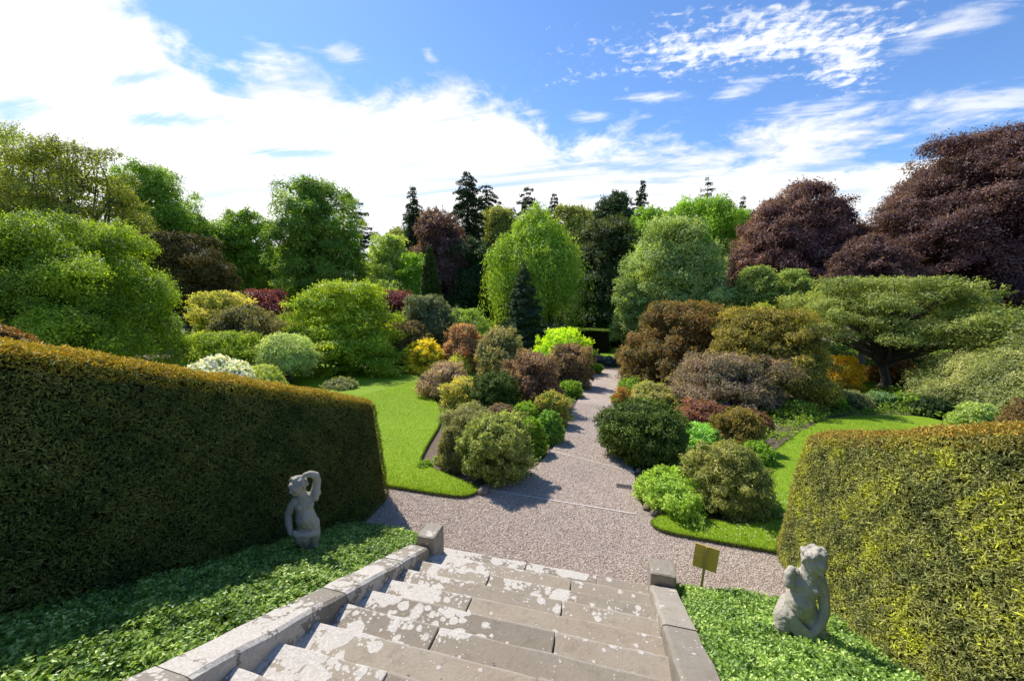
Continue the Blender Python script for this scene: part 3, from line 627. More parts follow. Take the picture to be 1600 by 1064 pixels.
# ---------------------------------------------------------------- clipped hedges
def fbm2(x, y, s=0):
    r = 0
    for k in range(5):
        f = 1.7**k; r = r+np.sin(x*f*2.1+k*1.7+s+1.3*np.sin(y*f*1.3+k+s))*np.cos(y*f*2.3-k*.9+s*1.7)/1.45**k
    return r/2.2
def hedge(name, label, faceX, topX, backX, ya, yb, top, base, n, dens_y, pal_side, pal_top, seed, lsz=.034, rnd=.22, end_pal=None, group=None):
    """faceX = inner base x, topX = inner top x, backX = outer x; ya..yb along y; top/base functions of y"""
    rg = np.random.default_rng(seed); b = Buf(); sgn = 1 if topX > backX else -1
    # section outline from inner base over the top to the outer base (u in 0..1)
    def surf(u_, y):
        t = top(y); bs = base(y); H = t-bs; wv = abs(topX-backX)
        k = np.clip(np.minimum(y-ya, yb-y)/rnd, 0, 1); infl = np.sqrt(np.maximum(1-(1-k)**2, 0))     # rounded ends in plan
        s = u_*(H+wv+H); r = .09
        # inner face
        f1 = np.clip(s/H, 0, 1); x = faceX+(topX-faceX)*f1; z = bs+H*f1
        f2 = np.clip((s-H)/wv, 0, 1); x = x+(backX-topX)*f2; z = z+.05*np.sin(np.pi*f2)
        f3 = np.clip((s-H-wv)/H, 0, 1); z = z-H*f3
        # round the shoulders
        dc = np.abs(s-H); z = z-np.where(dc < r, (r-dc)*.33, 0); x = x-sgn*np.where(dc < r, (r-dc)*.33, 0)
        dc = np.abs(s-H-wv); z = z-np.where(dc < r, (r-dc)*.33, 0); x = x+sgn*np.where(dc < r, (r-dc)*.33, 0)
        xm = (topX+backX)/2; x = xm+(x-xm)*(.25+.75*infl); z = bs+(z-bs)*(.96+.04*infl)
        bump = .035*fbm2(y*1.6, s*1.5, seed)+.02*fbm2(y*5, s*5, seed)
        x = x+sgn*bump*(f1 < 1)-sgn*bump*(f3 > 0); z = z+bump*((f1 >= 1) & (f3 <= 0))
        return np.stack([x, y, z], -1), s, H, wv
    # solid twiggy core
    nu, ny = 60, 70; U, Yg = np.meshgrid(np.linspace(0, 1, nu), np.linspace(ya+.001, yb-.001, ny)); V, _, _, _ = surf(U, Yg)
    c0 = np.array([(topX+backX)/2, 0, 0]); V[..., 0] = c0[0]+(V[..., 0]-c0[0])*.93; V[..., 2] -= .035
    idx = np.arange(nu*ny).reshape(ny, nu); Q = np.stack([idx[:-1, :-1], idx[:-1, 1:], idx[1:, 1:], idx[1:, :-1]], -1).reshape(-1, 4)
    b.add(V.reshape(-1, 3), Q, (.02, .02, .01), 1, True)
    for row in (0, ny-1):      # end caps
        h = nu//2; ids = idx[row]; Qc = [(ids[i], ids[i+1], ids[nu-2-i], ids[nu-1-i]) for i in range(h-1)]
        b.add(V.reshape(-1, 3)[ids], np.array([[i, i+1, nu-2-i, nu-1-i] for i in range(h-1)]), (.02, .02, .01), 1)
    # sprigs
    yy = ya+(yb-ya)*(dens_y(rg.random(n))); uu = rg.random(n); lay = rg.random(n)
    P, s, H, wv = surf(uu, yy); e = .01; Pu, *_ = surf(uu+e, yy); Py, *_ = surf(uu, np.clip(yy+e, ya, yb)); Py2, *_ = surf(uu, np.clip(yy-e, ya, yb))
    N = unit(np.cross(Pu-P, Py-Py2)); 
    cen = np.stack([np.full(n, c0[0]), np.clip(yy, ya+.6, yb-.6), base(yy)+H*.5], 1); flip = ((P-cen)*N).sum(1) < 0; N[flip] *= -1
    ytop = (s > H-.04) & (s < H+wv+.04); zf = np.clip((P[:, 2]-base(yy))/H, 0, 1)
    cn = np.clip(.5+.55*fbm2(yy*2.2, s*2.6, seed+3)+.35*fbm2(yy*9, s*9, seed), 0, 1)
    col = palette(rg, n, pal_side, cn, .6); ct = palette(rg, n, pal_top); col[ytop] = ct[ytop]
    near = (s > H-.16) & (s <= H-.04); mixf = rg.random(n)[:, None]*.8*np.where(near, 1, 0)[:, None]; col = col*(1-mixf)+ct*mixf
    if end_pal is not None:
        ef = np.clip(1-(yb-yy)/.55, 0, 1)*(rg.random(n) < .85); ce = palette(rg, n, end_pal); ef = (ef*(~ytop))[:, None]; col = col*(1-ef)+ce*ef
    gapn = fbm2(yy*13, s*13, seed+9); depth = np.where(gapn > .55, -.045, .008)*1.0
    P = P+N*(rg.normal(size=(n, 1))*.012+depth[:, None])+rg.normal(size=(n, 3))*.004
    T = N*.9+np.array([0, 0, .35])+np.array([0, -.15, 0])
    Nn = rg.normal(size=(n, 3))*.75+N*.55+np.array([0, 0, .5])
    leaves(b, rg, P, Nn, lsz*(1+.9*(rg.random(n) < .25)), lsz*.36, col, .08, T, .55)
    o = b.build(name, [NEEDLE, CORE]); return tag(o, label, 'hedge', group)
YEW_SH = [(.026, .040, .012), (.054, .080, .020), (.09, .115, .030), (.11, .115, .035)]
topL = lambda y: 1.62+.405*(5.82-y); baseL = lambda y: np.maximum(-.05, .02+.44*(4.6-y))
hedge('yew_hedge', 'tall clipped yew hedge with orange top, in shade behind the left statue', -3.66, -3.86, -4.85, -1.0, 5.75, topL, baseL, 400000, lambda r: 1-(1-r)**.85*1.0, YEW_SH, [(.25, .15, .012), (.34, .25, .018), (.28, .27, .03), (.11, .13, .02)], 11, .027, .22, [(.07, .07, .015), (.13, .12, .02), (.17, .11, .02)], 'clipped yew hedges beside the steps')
topR = lambda y: 1.60+.42*(6.02-y); baseR = lambda y: np.maximum(-.05, .02+.44*(4.6-y))
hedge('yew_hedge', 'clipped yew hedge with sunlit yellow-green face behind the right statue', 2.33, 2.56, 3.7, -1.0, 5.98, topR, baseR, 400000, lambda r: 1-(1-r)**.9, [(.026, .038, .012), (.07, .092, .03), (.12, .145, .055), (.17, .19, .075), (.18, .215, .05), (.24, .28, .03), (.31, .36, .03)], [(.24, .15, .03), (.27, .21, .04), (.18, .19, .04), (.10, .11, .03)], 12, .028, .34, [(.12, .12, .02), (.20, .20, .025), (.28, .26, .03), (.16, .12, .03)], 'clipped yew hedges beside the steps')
hedge('copper_hedge', 'reddish brown hedge top rising behind the yew hedge at the left edge', -5.2, -5.3, -6.2, -1., 2.6, lambda y: 3.14+.75*(2.5-y), lambda y: 0*y+1.2, 30000, lambda r: r, [(.09, .05, .02), (.14, .09, .03), (.09, .10, .03)], [(.17, .07, .025), (.22, .13, .03), (.14, .13, .04)], 13, .05)

# ---------------------------------------------------------------- ground cover beside the steps
def cover(label, xa, xb, ya, yb, n, seed, pal, lsz, edge_fn):
    rg = np.random.default_rng(seed); b = Buf(); 
    def hgt(x, y):
        f = (x-xa)/(xb-xa); m = np.sin(np.clip(f, 0, 1)*np.pi)**.6
        ye = np.clip((yb-y)/.35, 0, 1)**.5
        return kz(y)-.145+(.13*m+.05*fbm2(x*4, y*4, seed)+.03*fbm2(x*13, y*13, seed))*ye-.25*(1-ye)
    nx, ny = 30, 100; Xg, Yg = np.meshgrid(np.linspace(xa, xb, nx), np.linspace(ya, yb, ny)); V = np.stack([Xg, Yg, hgt(Xg, Yg)-.07], -1)
    idx = np.arange(nx*ny).reshape(ny, nx); b.add(V.reshape(-1, 3), np.stack([idx[:-1, :-1], idx[:-1, 1:], idx[1:, 1:], idx[1:, :-1]], -1).reshape(-1, 4), (.02, .03, .01), 1, True)
    m = n//6; X = rg.uniform(xa, xb, m); Y = ya+(yb-ya)*rg.random(m)**.8
    X, Y = edge_fn(X, Y, rg); m = len(X)
    Z = hgt(X, Y)+rg.normal(size=m)*.012-rg.random(m)**3*.06; tip = rg.normal(size=(m, 3))*.35+[0, 0, 1]; tip = unit(tip)
    lob = np.clip(.5+.6*fbm2(X*3, Y*3, seed+5), 0, 1)
    for k in range(6):          # rosettes of leaves
        a = k*2.4+rg.random(m); D = np.stack([np.cos(a), np.sin(a), .25+0*a], 1); r = lsz*(.35+.12*k)
        P = np.stack([X, Y, Z], 1)+D*r*.6+tip*(.012*(5-k)); N = unit(tip+D*-.35+rg.normal(size=(m, 3))*.3)
        leaves(b, rg, P, N, lsz*(.7+.09*k), lsz*.48, palette(rg, m, pal, lob, .35), .10, D, .15)
    o = b.build('ground_cover', [GLOSSY, SOIL]); return tag(o, label, 'ground cover', None, 'stuff')
VP = [(.026, .06, .018), (.055, .115, .024), (.105, .19, .045), (.18, .28, .08), (.30, .39, .17)]
def eL(X, Y, rg):
    lim = -2.36+.06*np.sin(Y*9)+.04*np.sin(Y*23)+.10*np.clip((3.2-Y)/2, 0, 1); ok = (X < lim); return X[ok], Y[ok]
def eR(X, Y, rg):
    lim = .81+.05*np.sin(Y*8)+.03*np.sin(Y*21)+.04*np.clip(Y-3.4, 0, 1); ok = X > lim; return X[ok], Y[ok]
cover('glossy light green periwinkle leaves covering the bed left of the steps', -3.85, -2.28, -.5, 4.85, 150000, 21, VP, .043, eL)
cover('glossy light green periwinkle leaves covering the bed right of the steps', .74, 2.6, -.5, 4.75, 160000, 22, [tuple(c*1.15 for c in q) for q in VP], .040, eR)

# ---------------------------------------------------------------- foliage builders
def profile(kind, t):
    if kind == 'round': return np.sqrt(np.maximum(1-(2*t-1)**2, 0))**.85
    if kind == 'dome': return np.clip(np.cos(np.clip(t-.12, 0, 1)/.88*np.pi/2), 0, 1)**.55*np.where(t < .12, .8+t*1.6, 1)
    if kind == 'cone': return (1-t)**.85*np.where(t < .06, .7+t*5, 1)+.02
    if kind == 'egg': return np.sin(np.pi*np.clip(t, 0, 1)**.75)**.7
    if kind == 'column': return np.where(t < .7, .85+.15*t, (1-t)/.3*.96+.03)**.8
    if kind == 'umbrella': return np.where(t < .35, .55+t*1.3, np.maximum(1-((t-.35)/.65)**2, 0)**.36)
    if kind == 'blob': return np.sqrt(np.maximum(1-(np.abs(2*t-1))**2.6, 0))
def crown(buf, rg, c, rx, rz_, z0, z1, kind, lobes, lr, lsz, dens, pal, flat=.7, up=.5, droop=0., sparse=0., inner=.12, leafw=.55, lobew=.55, mat=0, irregular=.18, ry=None, cov=1.9, core=True, boughs=0, bsz=.42, bmix=.6, shoots=5.):
    """scatter leaf clumps ('lobes') through a crown, then leaves over each clump; returns clump centres"""
    H = z1-z0; ry = ry or rx
    side = 2*np.pi*rx*H*.72+np.pi*rx*rx*.8; need = cov*side/(np.pi*(lr*rx)**2*math.sqrt(flat)*.95); K = int(max(lobes*.6, min(need, 1400)))
    t = rg.random(K*6); rr = profile(kind, t); keepm = rg.random(K*6) < (rr+.15)/1.15; t = t[keepm][:K]; rr = rr[keepm][:K]; K = len(t)
    th = rg.random(K)*2*np.pi; ph = rg.random(6)*6.28
    irr = 1+irregular*(np.sin(2*th+ph[0])*np.cos(5*t+ph[1])+.7*np.sin(5*th+ph[2]+4*t)+.5*np.sin(9*th+ph[3]-9*t))
    rho = np.clip(1-lr*.75, .3, 1)*np.where(rg.random(K) < .82, rg.uniform(.82, 1.0, K), rg.uniform(.3, .8, K))
    size = lr*rx*rg.uniform(.65, 1.3, K)
    off = None
    if boughs:      # lobes sit on the outside of a few great boughs, so the outline swells and dips
        bt = np.concatenate([[.86], np.linspace(.14, .84, boughs)+rg.uniform(-.07, .07, boughs)]); br = profile(kind, np.clip(bt, 0, 1)); ba = np.concatenate([[0.], np.arange(boughs)*2.4+rg.uniform(-.5, .5, boughs)])
        bs = bsz*rx*np.concatenate([[.8], rg.uniform(.7, 1.2, boughs)]); bh = np.clip(H/(2*rx), .55, 1.5)*.9
        brho = np.concatenate([[.1], rg.uniform(.62, .86, boughs)])*np.maximum(1-bsz*.45, .4); bj = rg.choice(boughs+1, K, p=bs**2/(bs**2).sum()); dd = unit(rg.normal(size=(K, 3))); dd[:, 2] = np.where((dd[:, 2] < -.3) & (rg.random(K) < .7), -dd[:, 2], dd[:, 2])
        off = np.stack([np.cos(ba[bj])*br[bj]*brho[bj]*rx+dd[:, 0]*bs[bj], (np.sin(ba[bj])*br[bj]*brho[bj]+dd[:, 1]*bs[bj]/rx)*ry, np.minimum(z0+H*bt[bj]+dd[:, 2]*bs[bj]*bh, z1-size*flat*.8)], 1)
    nc = 0
    if core:        # coarser twigs and leaves filling the inside of the crown
        nc = max(10, int(9*H/rx)); tc_ = rg.uniform(.08, .80, nc); rc = profile(kind, tc_); ac = rg.random(nc)*6.283
        t = np.concatenate([t, tc_]); rr = np.concatenate([rr, rc]); th = np.concatenate([th, ac]); rho = np.concatenate([rho, rg.uniform(.2, .55, nc)]); irr = np.concatenate([irr, np.ones(nc)]); size = np.concatenate([size, np.maximum(rc*rx*rg.uniform(.32, .42, nc), .04*rx)]); K += nc
    L = np.stack([c[0]+np.cos(th)*rr*rho*rx*irr, c[1]+np.sin(th)*rr*rho*ry*irr, z0+H*(lr*.35*flat+t*(1-lr*.6*flat))], 1)
    if off is not None: pick = np.nonzero(rg.random(len(off)) < bmix)[0]; L[pick] = off[pick]+np.array([c[0], c[1], 0]); L[:, 2] = np.maximum(L[:, 2], z0+size*flat*.5)
    if kind == 'cone': size = size*(.35+.9*(1-t))
    cd = np.array([c[0], c[1]])/max(math.hypot(c[0], c[1]), 1e-6); back = ((L[:, 0]-c[0])*cd[0]+(L[:, 1]-c[1])*cd[1]) > .30*rx
    lf = np.where(back, 1.9, 1.); lf[K-nc:] = 1.7 if nc else 1; lf = lf[:K]
    fl = np.full(K, flat); 
    if nc: fl[-nc:] = 1.
    area = 4*np.pi*size**2*(.35+.65*fl)*.62
    n_i = np.maximum((dens*area/(lsz*lsz*lf**2*leafw*.5)).astype(int), 4)
    own = np.repeat(np.arange(K), n_i); n = len(own)
    d = unit(rg.normal(size=(n, 3))); d[:, 2] = np.where((d[:, 2] < -.15) & (rg.random(n) < .65), -d[:, 2], d[:, 2]); 
    s = size[own][:, None]
    lumps = 1+.16*np.sin(d[:, :1]*7+own[:, None])+.14*np.sin(d[:, 1:2]*9+own[:, None]*2)
    rad = lumps*np.where(rg.random((n, 1)) < inner, rg.uniform(.3, .8, (n, 1)), rg.uniform(.80, 1.12, (n, 1))+(rg.random((n, 1)) < .10)*rg.uniform(0, .35, (n, 1)))
    P = L[own]+d*s*rad*np.stack([np.ones(n), np.ones(n), fl[own]], 1)
    iscore = own >= K-nc
    if sparse > 0:
        cut = fbm2(P[:, 0]*1.1/rx*4+P[:, 2]/rx*2, P[:, 1]/rx*4+P[:, 2]/rx*3, 1.)+rg.normal(size=n)*.25; ok = cut > -1.2+sparse*1.4; P, d, own, iscore = P[ok], d[ok], own[ok], iscore[ok]; n = len(P)
    tt = np.clip((P[:, 2]-z0)/H, 0, 1); q = np.hypot((P[:, 0]-c[0])/rx, (P[:, 1]-c[1])/ry)/np.maximum(profile(kind, tt), .05)
    ok = (q > .42) | (tt > .8) | iscore | (rg.random(n) < .15); P, d, own, tt = P[ok], d[ok], own[ok], tt[ok]; n = len(P)
    out = unit(np.stack([(P[:, 0]-c[0]), (P[:, 1]-c[1]), np.full(n, .25*rx)], 1))
    N = d*.75+out*.35+np.array([0, 0, up])+rg.normal(size=(n, 3))*.45
    T = out*.8+np.array([0, 0, -droop])
    lsz = lsz*lf[own]
    lobc = rg.random(K)[own]
    leaves(buf, rg, P, N, lsz, lsz*leafw, palette(rg, n, pal, lobc, lobew), .1, T, .7, mat)
    ns = int(K*shoots)
    if ns:          # stray shoots standing out of the outline
        j = rg.integers(0, max(K-nc, 1), ns); dd = rg.normal(size=(ns, 3)); oo = L[j]-np.array([c[0], c[1], z0+H*.35]); dd = unit(unit(oo)*1.1+unit(dd)*.8+np.array([0, 0, .5-droop*.6])); ln = size[j]*rg.uniform(.35, .95, ns); m = 7
        f = (np.arange(m)+.5)/m; st = L[j]+dd*(size[j]*.75*np.stack([np.ones(ns)]*2+[np.full(ns, flat)]).T.mean(1))[:, None]
        P = (st[:, None]+dd[:, None]*(ln[:, None]*f)[..., None]+np.array([0, 0, -.15*droop])*(ln[:, None]*f**2)[..., None]).reshape(-1, 3)+rg.normal(size=(ns*m, 3))*(lsz.min()*.3); dr = np.repeat(dd, m, 0); lk = lsz.min()*.9
        okz = P[:, 2] < z1+H*.07*np.repeat(rg.random(ns), m); cc = palette(rg, ns*m, pal, np.repeat(rg.random(ns), m), lobew)
        leaves(buf, rg, P[okz], (rg.normal(size=(ns*m, 3))*.8+[0, 0, .7])[okz], lk, lk*leafw, cc[okz], .1, dr[okz], .6, mat)
    return (L[:K-nc], size[:K-nc]) if nc else (L, size)
def trunk_and_limbs(buf, rg, base, top, r, L, nlimb, zmin):
    base = np.asarray(base, float); top = np.asarray(top, float); k = 9; s = np.linspace(0, 1, k)[:, None]
    pts = base*(1-s)+top*s+np.concatenate([[[0, 0, 0]], rg.normal(size=(k-1, 3))*[r*.7, r*.7, 0]]); rad = r*(1-.85*s[:, 0])+r*.35*np.exp(-s[:, 0]*18)
    tube(buf, pts, rad, 9)
    if len(L) == 0: return
    for i in rg.choice(len(L), min(nlimb, len(L)), replace=False):
        e = L[i]; f = np.clip((e[2]-base[2])/(top[2]-base[2])*rg.uniform(.35, .75), .12, .92); j = f*(k-1); j0 = int(j); a = pts[j0]*(1-(j-j0))+pts[min(j0+1, k-1)]*(j-j0)
        m = (a+e)/2+rg.normal(size=3)*np.linalg.norm(e-a)*.1+[0, 0, .08*np.linalg.norm(e-a)]; ss = np.linspace(0, 1, 6)[:, None]
        q = a*(1-ss)**2+2*m*ss*(1-ss)+e*ss**2; rb = r*(1-.75*f)*.5
        tube(buf, q, rb*(1-.85*ss[:, 0]), 6)
_seed = [100]
def ground_spot(px, py, hw, depth=None, cz=.85):
    """front foot at the pixel; returns centre, radius, depth"""
    if depth is None:
        p, d = hit(px, py); r = hw*d/FPX; fwd = np.array([-RAYC[1], RAYC[0]]); c = p[:2]+fwd*r*cz; d2 = d+r*cz
        r = hw*d2/FPX; X = at(px, py, d2); c = np.array([X[0], X[1]]); d = d2
    else:
        X = at(px, py, depth); c = X[:2]; d = depth; r = hw*d/FPX
    return c, r, d
def z_of(px, py, d): return float(at(px, py, d)[2])
def bush(name, label, px, pyb, pyt, hw, pal, kind='dome', lobes=60, lr=.26, lpx=2.6, dens=1.0, depth=None, cat='shrub', mat=None, flowers=None, stems=False, group=None, ry=1., **kw):
    hw *= .94; pal = [tuple(q*1.1 for q in t_) for t_ in pal]
    if flowers: kw.setdefault('shoots', 1)
    _seed[0] += 1; rg = np.random.default_rng(_seed[0])
    c, r, d = ground_spot(px, pyb, hw, depth); z1 = z_of(px, pyt, d); z0 = terrain(float(c[1]))-.03
    if kw.pop('lift', 0): pass
    lsz = .88*lpx*d/390.; loc = (float(c[0]), float(c[1]), z0)
    kw.setdefault('irregular', .10); kw.setdefault('boughs', 7 if lobes >= 60 and kind == 'dome' else 0); kw.setdefault('bmix', .5); kw.setdefault('bsz', .5); leafm = mat or LEAF
    b = Buf(); L, size = crown(b, rg, c, r, None, z0+kw.pop('skirt', 0)*(z1-z0), z1, kind, lobes, lr, lsz, dens, pal, ry=r*ry, **kw)
    if not flowers and not stems:
        return tag(b.build(name, leafm, None, loc), label, cat, group)
    e = empty(name, loc, label, cat, group); b.build('foliage', leafm, e, loc)
    if stems:
        tb = Buf(); trunk_and_limbs(tb, rg, (c[0], c[1], z0-.1), (c[0], c[1], z0+(z1-z0)*.7), r*.05, L, stems if stems > 1 else 14, z0); tb.build('stems', BARK, e, loc)
    if flowers:
        fpal, nf, fpx = flowers; fb = Buf(); i = rg.integers(0, len(L), nf); dd = unit(rg.normal(size=(nf, 3))); dd[:, 2] = np.abs(dd[:, 2]); fs = fpx*d/390.
        P0 = L[i]+dd*size[i][:, None]*np.array([1, 1, kw.get('flat', .7)])*1.12
        for k in range(6):
            P = P0+rg.normal(size=(nf, 3))*fs*.35; leaves(fb, rg, P, dd+rg.normal(size=(nf, 3))*.6, fs, fs*.8, palette(rg, nf, fpal), .1)
        fb.build('flowers', BLOOM, e, loc)
    return e
def tree(name, label, px, pyt, hw, depth, pal, kind='egg', lobes=120, lr=.22, lpx=2.6, dens=.9, base_px=None, crown_lo=.15, pyb=None, trunk=None, limbs=22, mat=None, cat='tree', group=None, top_shift=0, **kw):
    _seed[0] += 1; rg = np.random.default_rng(_seed[0]); kw.setdefault('boughs', 13)
    X = at(px, 500, depth); c = X[:2]; r = hw*depth/FPX; z1 = z_of(px, pyt, depth); g0 = terrain(float(c[1])); H = z1-g0
    if depth > 38: pal = [tuple(q*1.3 for q in t_) for t_ in pal]  # far leaf colours lightened, standing in for haze and lifted shade
    if pyb is not None: z0 = z_of(px, pyb, depth)
    else: z0 = g0+H*crown_lo
    lsz = .88*lpx*depth/390.; loc = (float(c[0]), float(c[1]), g0)
    e = empty(name, loc, label, cat, group); b = Buf()
    L, size = crown(b, rg, c, r, None, z0, z1, kind, lobes, lr, lsz, dens, pal, **kw)
    b.build('crown', mat or LEAF, e, loc)
    tb = Buf(); trunk_and_limbs(tb, rg, (c[0], c[1], g0-.1), (c[0], c[1], z0+(z1-z0)*.8), trunk or max(r*.075, H*.016), L, limbs, z0); tb.build('trunk', BARK, e, loc)
    return e
def conifer(name, label, px, pyt, hw, depth, pal, tiers=26, lpx=2.4, pyb=None, droop=.35, dens=1., ragged=.2, per=11, power=.85, group=None, lo=.06):
    """fir or spruce: whorls of drooping boughs, each a flat spray of needle clusters"""
    _seed[0] += 1; rg = np.random.default_rng(_seed[0])
    X = at(px, 500, depth); c = X[:2]; R0 = hw*depth/FPX; z1 = z_of(px, pyt, depth); g0 = terrain(float(c[1])); z0 = g0+(z1-g0)*lo if pyb is None else z_of(px, pyb, depth)
    lsz = .88*lpx*depth/390.; loc = (float(c[0]), float(c[1]), g0); b = Buf(); tb = Buf(); H = z1-z0
    tube(tb, [(c[0], c[1], g0-.1), (c[0], c[1], g0+(z1-g0)*.5), (c[0], c[1], z1)], [max(H*.018, .05), H*.01, .02], 7)
    Ps, Ns, Ts, Cs = [], [], [], []
    for k in range(tiers):
        t = (k+.3)/tiers; z = z0+H*t; rad = R0*((1-t)**power*.97+.03)
        for j in range(max(4, int(per*(1-t*.4)))):
            if rg.random() < ragged*.35: continue
            a = rg.random()*6.283; rb = rad*rg.uniform(1-ragged, 1+ragged*.5); wv = rb*.30+lsz
            n = max(5, int(dens*rb*wv*2.2/(lsz*lsz*.3)))
            f = rg.random(n)**.6; side = rg.uniform(-1, 1, n)*wv*(1.05-f*.75); zz = z-droop*rb*f**1.4+rg.normal(size=n)*lsz*.4+np.where(f > .8, .05*rb, 0)-np.abs(side)*.25
            ca, sa = math.cos(a), math.sin(a)
            Ps.append(np.stack([c[0]+ca*f*rb-sa*side, c[1]+sa*f*rb+ca*side, zz], 1)); Ns.append(np.tile([ca*.35, sa*.35, 1], (n, 1))+rg.normal(size=(n, 3))*.4)
            Ts.append(np.tile([ca, sa, -droop], (n, 1))); Cs.append(np.full(n, rg.random()))
            if rb > lsz*2: tube(tb, [(c[0], c[1], z), (c[0]+ca*rb*.5, c[1]+sa*rb*.5, z-droop*rb*.35), (c[0]+ca*rb*.9, c[1]+sa*rb*.9, z-droop*rb*.8)], [H*.003+.01, H*.002+.008, .006], 4)
    P, N, T, q = map(np.concatenate, (Ps, Ns, Ts, Cs)); leaves(b, rg, P, N, lsz, lsz*.5, palette(rg, len(P), pal, q, .5), .1, T, .5)
    e = empty(name, loc, label, 'conifer', group); b.build('crown', NEEDLE, e, loc); tb.build('trunk', BARK, e, loc); return e
def weeping(name, label, px, pyt, hw, depth, pal, strands=420, lpx=2.6, pyb=525):
    _seed[0] += 1; rg = np.random.default_rng(_seed[0]); X = at(px, 500, depth); c = X[:2]; r = hw*depth/FPX; z1 = z_of(px, pyt, depth); g0 = terrain(float(c[1])); z0 = z_of(px, pyb, depth); H = z1-z0
    lsz = .88*lpx*depth/390.; loc = (float(c[0]), float(c[1]), g0); b = Buf()
    L, size = crown(b, rg, c, r*.82, None, z0+H*.15, z1, 'egg', 90, .16, lsz, .5, pal, flat=1.1, droop=1.2, up=.1, irregular=.25)
    P, T, q = [], [], []
    for i in range(strands):
        t = rg.random()**.8; rr = float(profile('egg', np.array([t])))*r*rg.uniform(.6, 1.04); a = rg.random()*6.283; ln = H*rg.uniform(.12, .34); z = z0+H*t+ln*.3; n = int(26*ln/H*6)
        f = rg.random(n); sw = rg.normal()*.08; P.append(np.stack([c[0]+math.cos(a)*rr*(1+f*.06)+f*sw+rg.normal(size=n)*lsz*.8, c[1]+math.sin(a)*rr*(1+f*.06)+rg.normal(size=n)*lsz*.8, np.maximum(z-f*ln, z0-H*.02)], 1)); q.append(np.full(n, rg.random()))
    P = np.concatenate(P); q = np.concatenate(q); out = P-np.array([c[0], c[1], 0]); out[:, 2] = 0; out = unit(out)
    leaves(b, rg, P, out+rg.normal(size=P.shape)*.5+[0, 0, .3], lsz*1.15, lsz*.42, palette(rg, len(P), pal, q, .6), .1, (0, 0, -1.), .25)
    e = empty(name, loc, label, 'tree'); b.build('crown', LEAF, e, loc); tb = Buf(); trunk_and_limbs(tb, rg, (c[0], c[1], g0-.1), (c[0], c[1], z1-H*.15), r*.05, L, 26, z0); tb.build('trunk', BARK, e, loc)

# palettes (leaf reflectances, dark to light)
OLIVE = [(.045, .065, .015), (.09, .12, .03), (.15, .18, .05), (.20, .22, .08)]
LIME = [(.10, .17, .015), (.19, .28, .02), (.28, .37, .03), (.36, .42, .05)]
BRIGHT = [(.045, .095, .012), (.085, .165, .016), (.14, .24, .026), (.20, .31, .045)]
MID = [(.04, .08, .014), (.075, .14, .02), (.125, .205, .03), (.18, .27, .045)]
DARK = [(.012, .026, .010), (.022, .045, .016), (.035, .065, .022)]
YEWG = [(.020, .038, .008), (.045, .078, .012), (.095, .140, .020)]
COPPER = [(.028, .016, .023), (.060, .034, .045), (.102, .062, .075), (.16, .112, .128)]
PURP = [(.035, .02, .028), (.075, .045, .055), (.12, .085, .095)]
MAG = [(.065, .014, .028), (.125, .034, .058), (.19, .085, .11)]
BROWNR = [(.05, .05, .025), (.10, .08, .05), (.175, .13, .09), (.27, .20, .155)]
GREYG = [(.06, .08, .045), (.11, .14, .08), (.17, .20, .12), (.26, .28, .18)]
PALE = [(.07, .11, .035), (.13, .19, .06), (.20, .27, .09), (.28, .35, .14)]
PINKY = [(.08, .08, .04), (.18, .13, .08), (.30, .19, .13), (.36, .26, .17)]
# ---------------------------------------------------------------- far woodland
def far_wood():
    rg = np.random.default_rng(5); b = Buf()
    for k in range(120):
        a = rg.uniform(-72, 48); D = rg.uniform(125, 175); x, y = math.sin(R(a))*D, math.cos(R(a))*D; g0 = terrain(y); h = rg.uniform(9, 15); r = rg.uniform(5, 9)
        crown(b, rg, np.array([x, y]), r, None, g0-1, g0+h, 'dome', 14, .42, 1.1, .5, [MID, DARK, BRIGHT, OLIVE][rg.integers(0, 4)], inner=.05, cov=1.2, core=False, shoots=0)
    o = b.build('far_wood', LEAF); tag(o, 'distant mixed woodland beyond the garden trees', 'woodland', None, 'stuff')
far_wood()
WG = 'background conifers above the wood'
# conifers on the skyline
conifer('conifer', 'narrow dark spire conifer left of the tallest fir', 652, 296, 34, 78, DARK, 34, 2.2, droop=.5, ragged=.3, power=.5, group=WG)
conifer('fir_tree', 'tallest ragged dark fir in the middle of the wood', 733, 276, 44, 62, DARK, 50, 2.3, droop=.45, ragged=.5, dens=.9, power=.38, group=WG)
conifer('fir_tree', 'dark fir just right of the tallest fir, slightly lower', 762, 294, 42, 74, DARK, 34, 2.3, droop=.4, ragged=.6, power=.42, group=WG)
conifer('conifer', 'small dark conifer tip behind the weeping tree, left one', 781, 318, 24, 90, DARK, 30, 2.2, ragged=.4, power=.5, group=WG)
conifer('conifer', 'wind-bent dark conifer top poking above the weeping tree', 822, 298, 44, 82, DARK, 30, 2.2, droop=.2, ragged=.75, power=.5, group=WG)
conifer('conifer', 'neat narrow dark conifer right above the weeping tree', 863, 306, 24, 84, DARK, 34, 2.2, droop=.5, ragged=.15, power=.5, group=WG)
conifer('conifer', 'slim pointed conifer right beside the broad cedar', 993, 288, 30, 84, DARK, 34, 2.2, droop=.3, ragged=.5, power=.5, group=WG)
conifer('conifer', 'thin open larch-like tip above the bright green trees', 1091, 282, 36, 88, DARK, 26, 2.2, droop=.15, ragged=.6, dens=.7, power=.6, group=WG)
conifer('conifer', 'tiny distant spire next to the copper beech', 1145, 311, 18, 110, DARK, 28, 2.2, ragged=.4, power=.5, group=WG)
conifer('pine_tree', 'dark leaning pine behind the tall broadleaf on the left', 566, 318, 50, 74, DARK, 26, 2.3, droop=.1, ragged=.6, dens=.8, power=.5, group=WG)
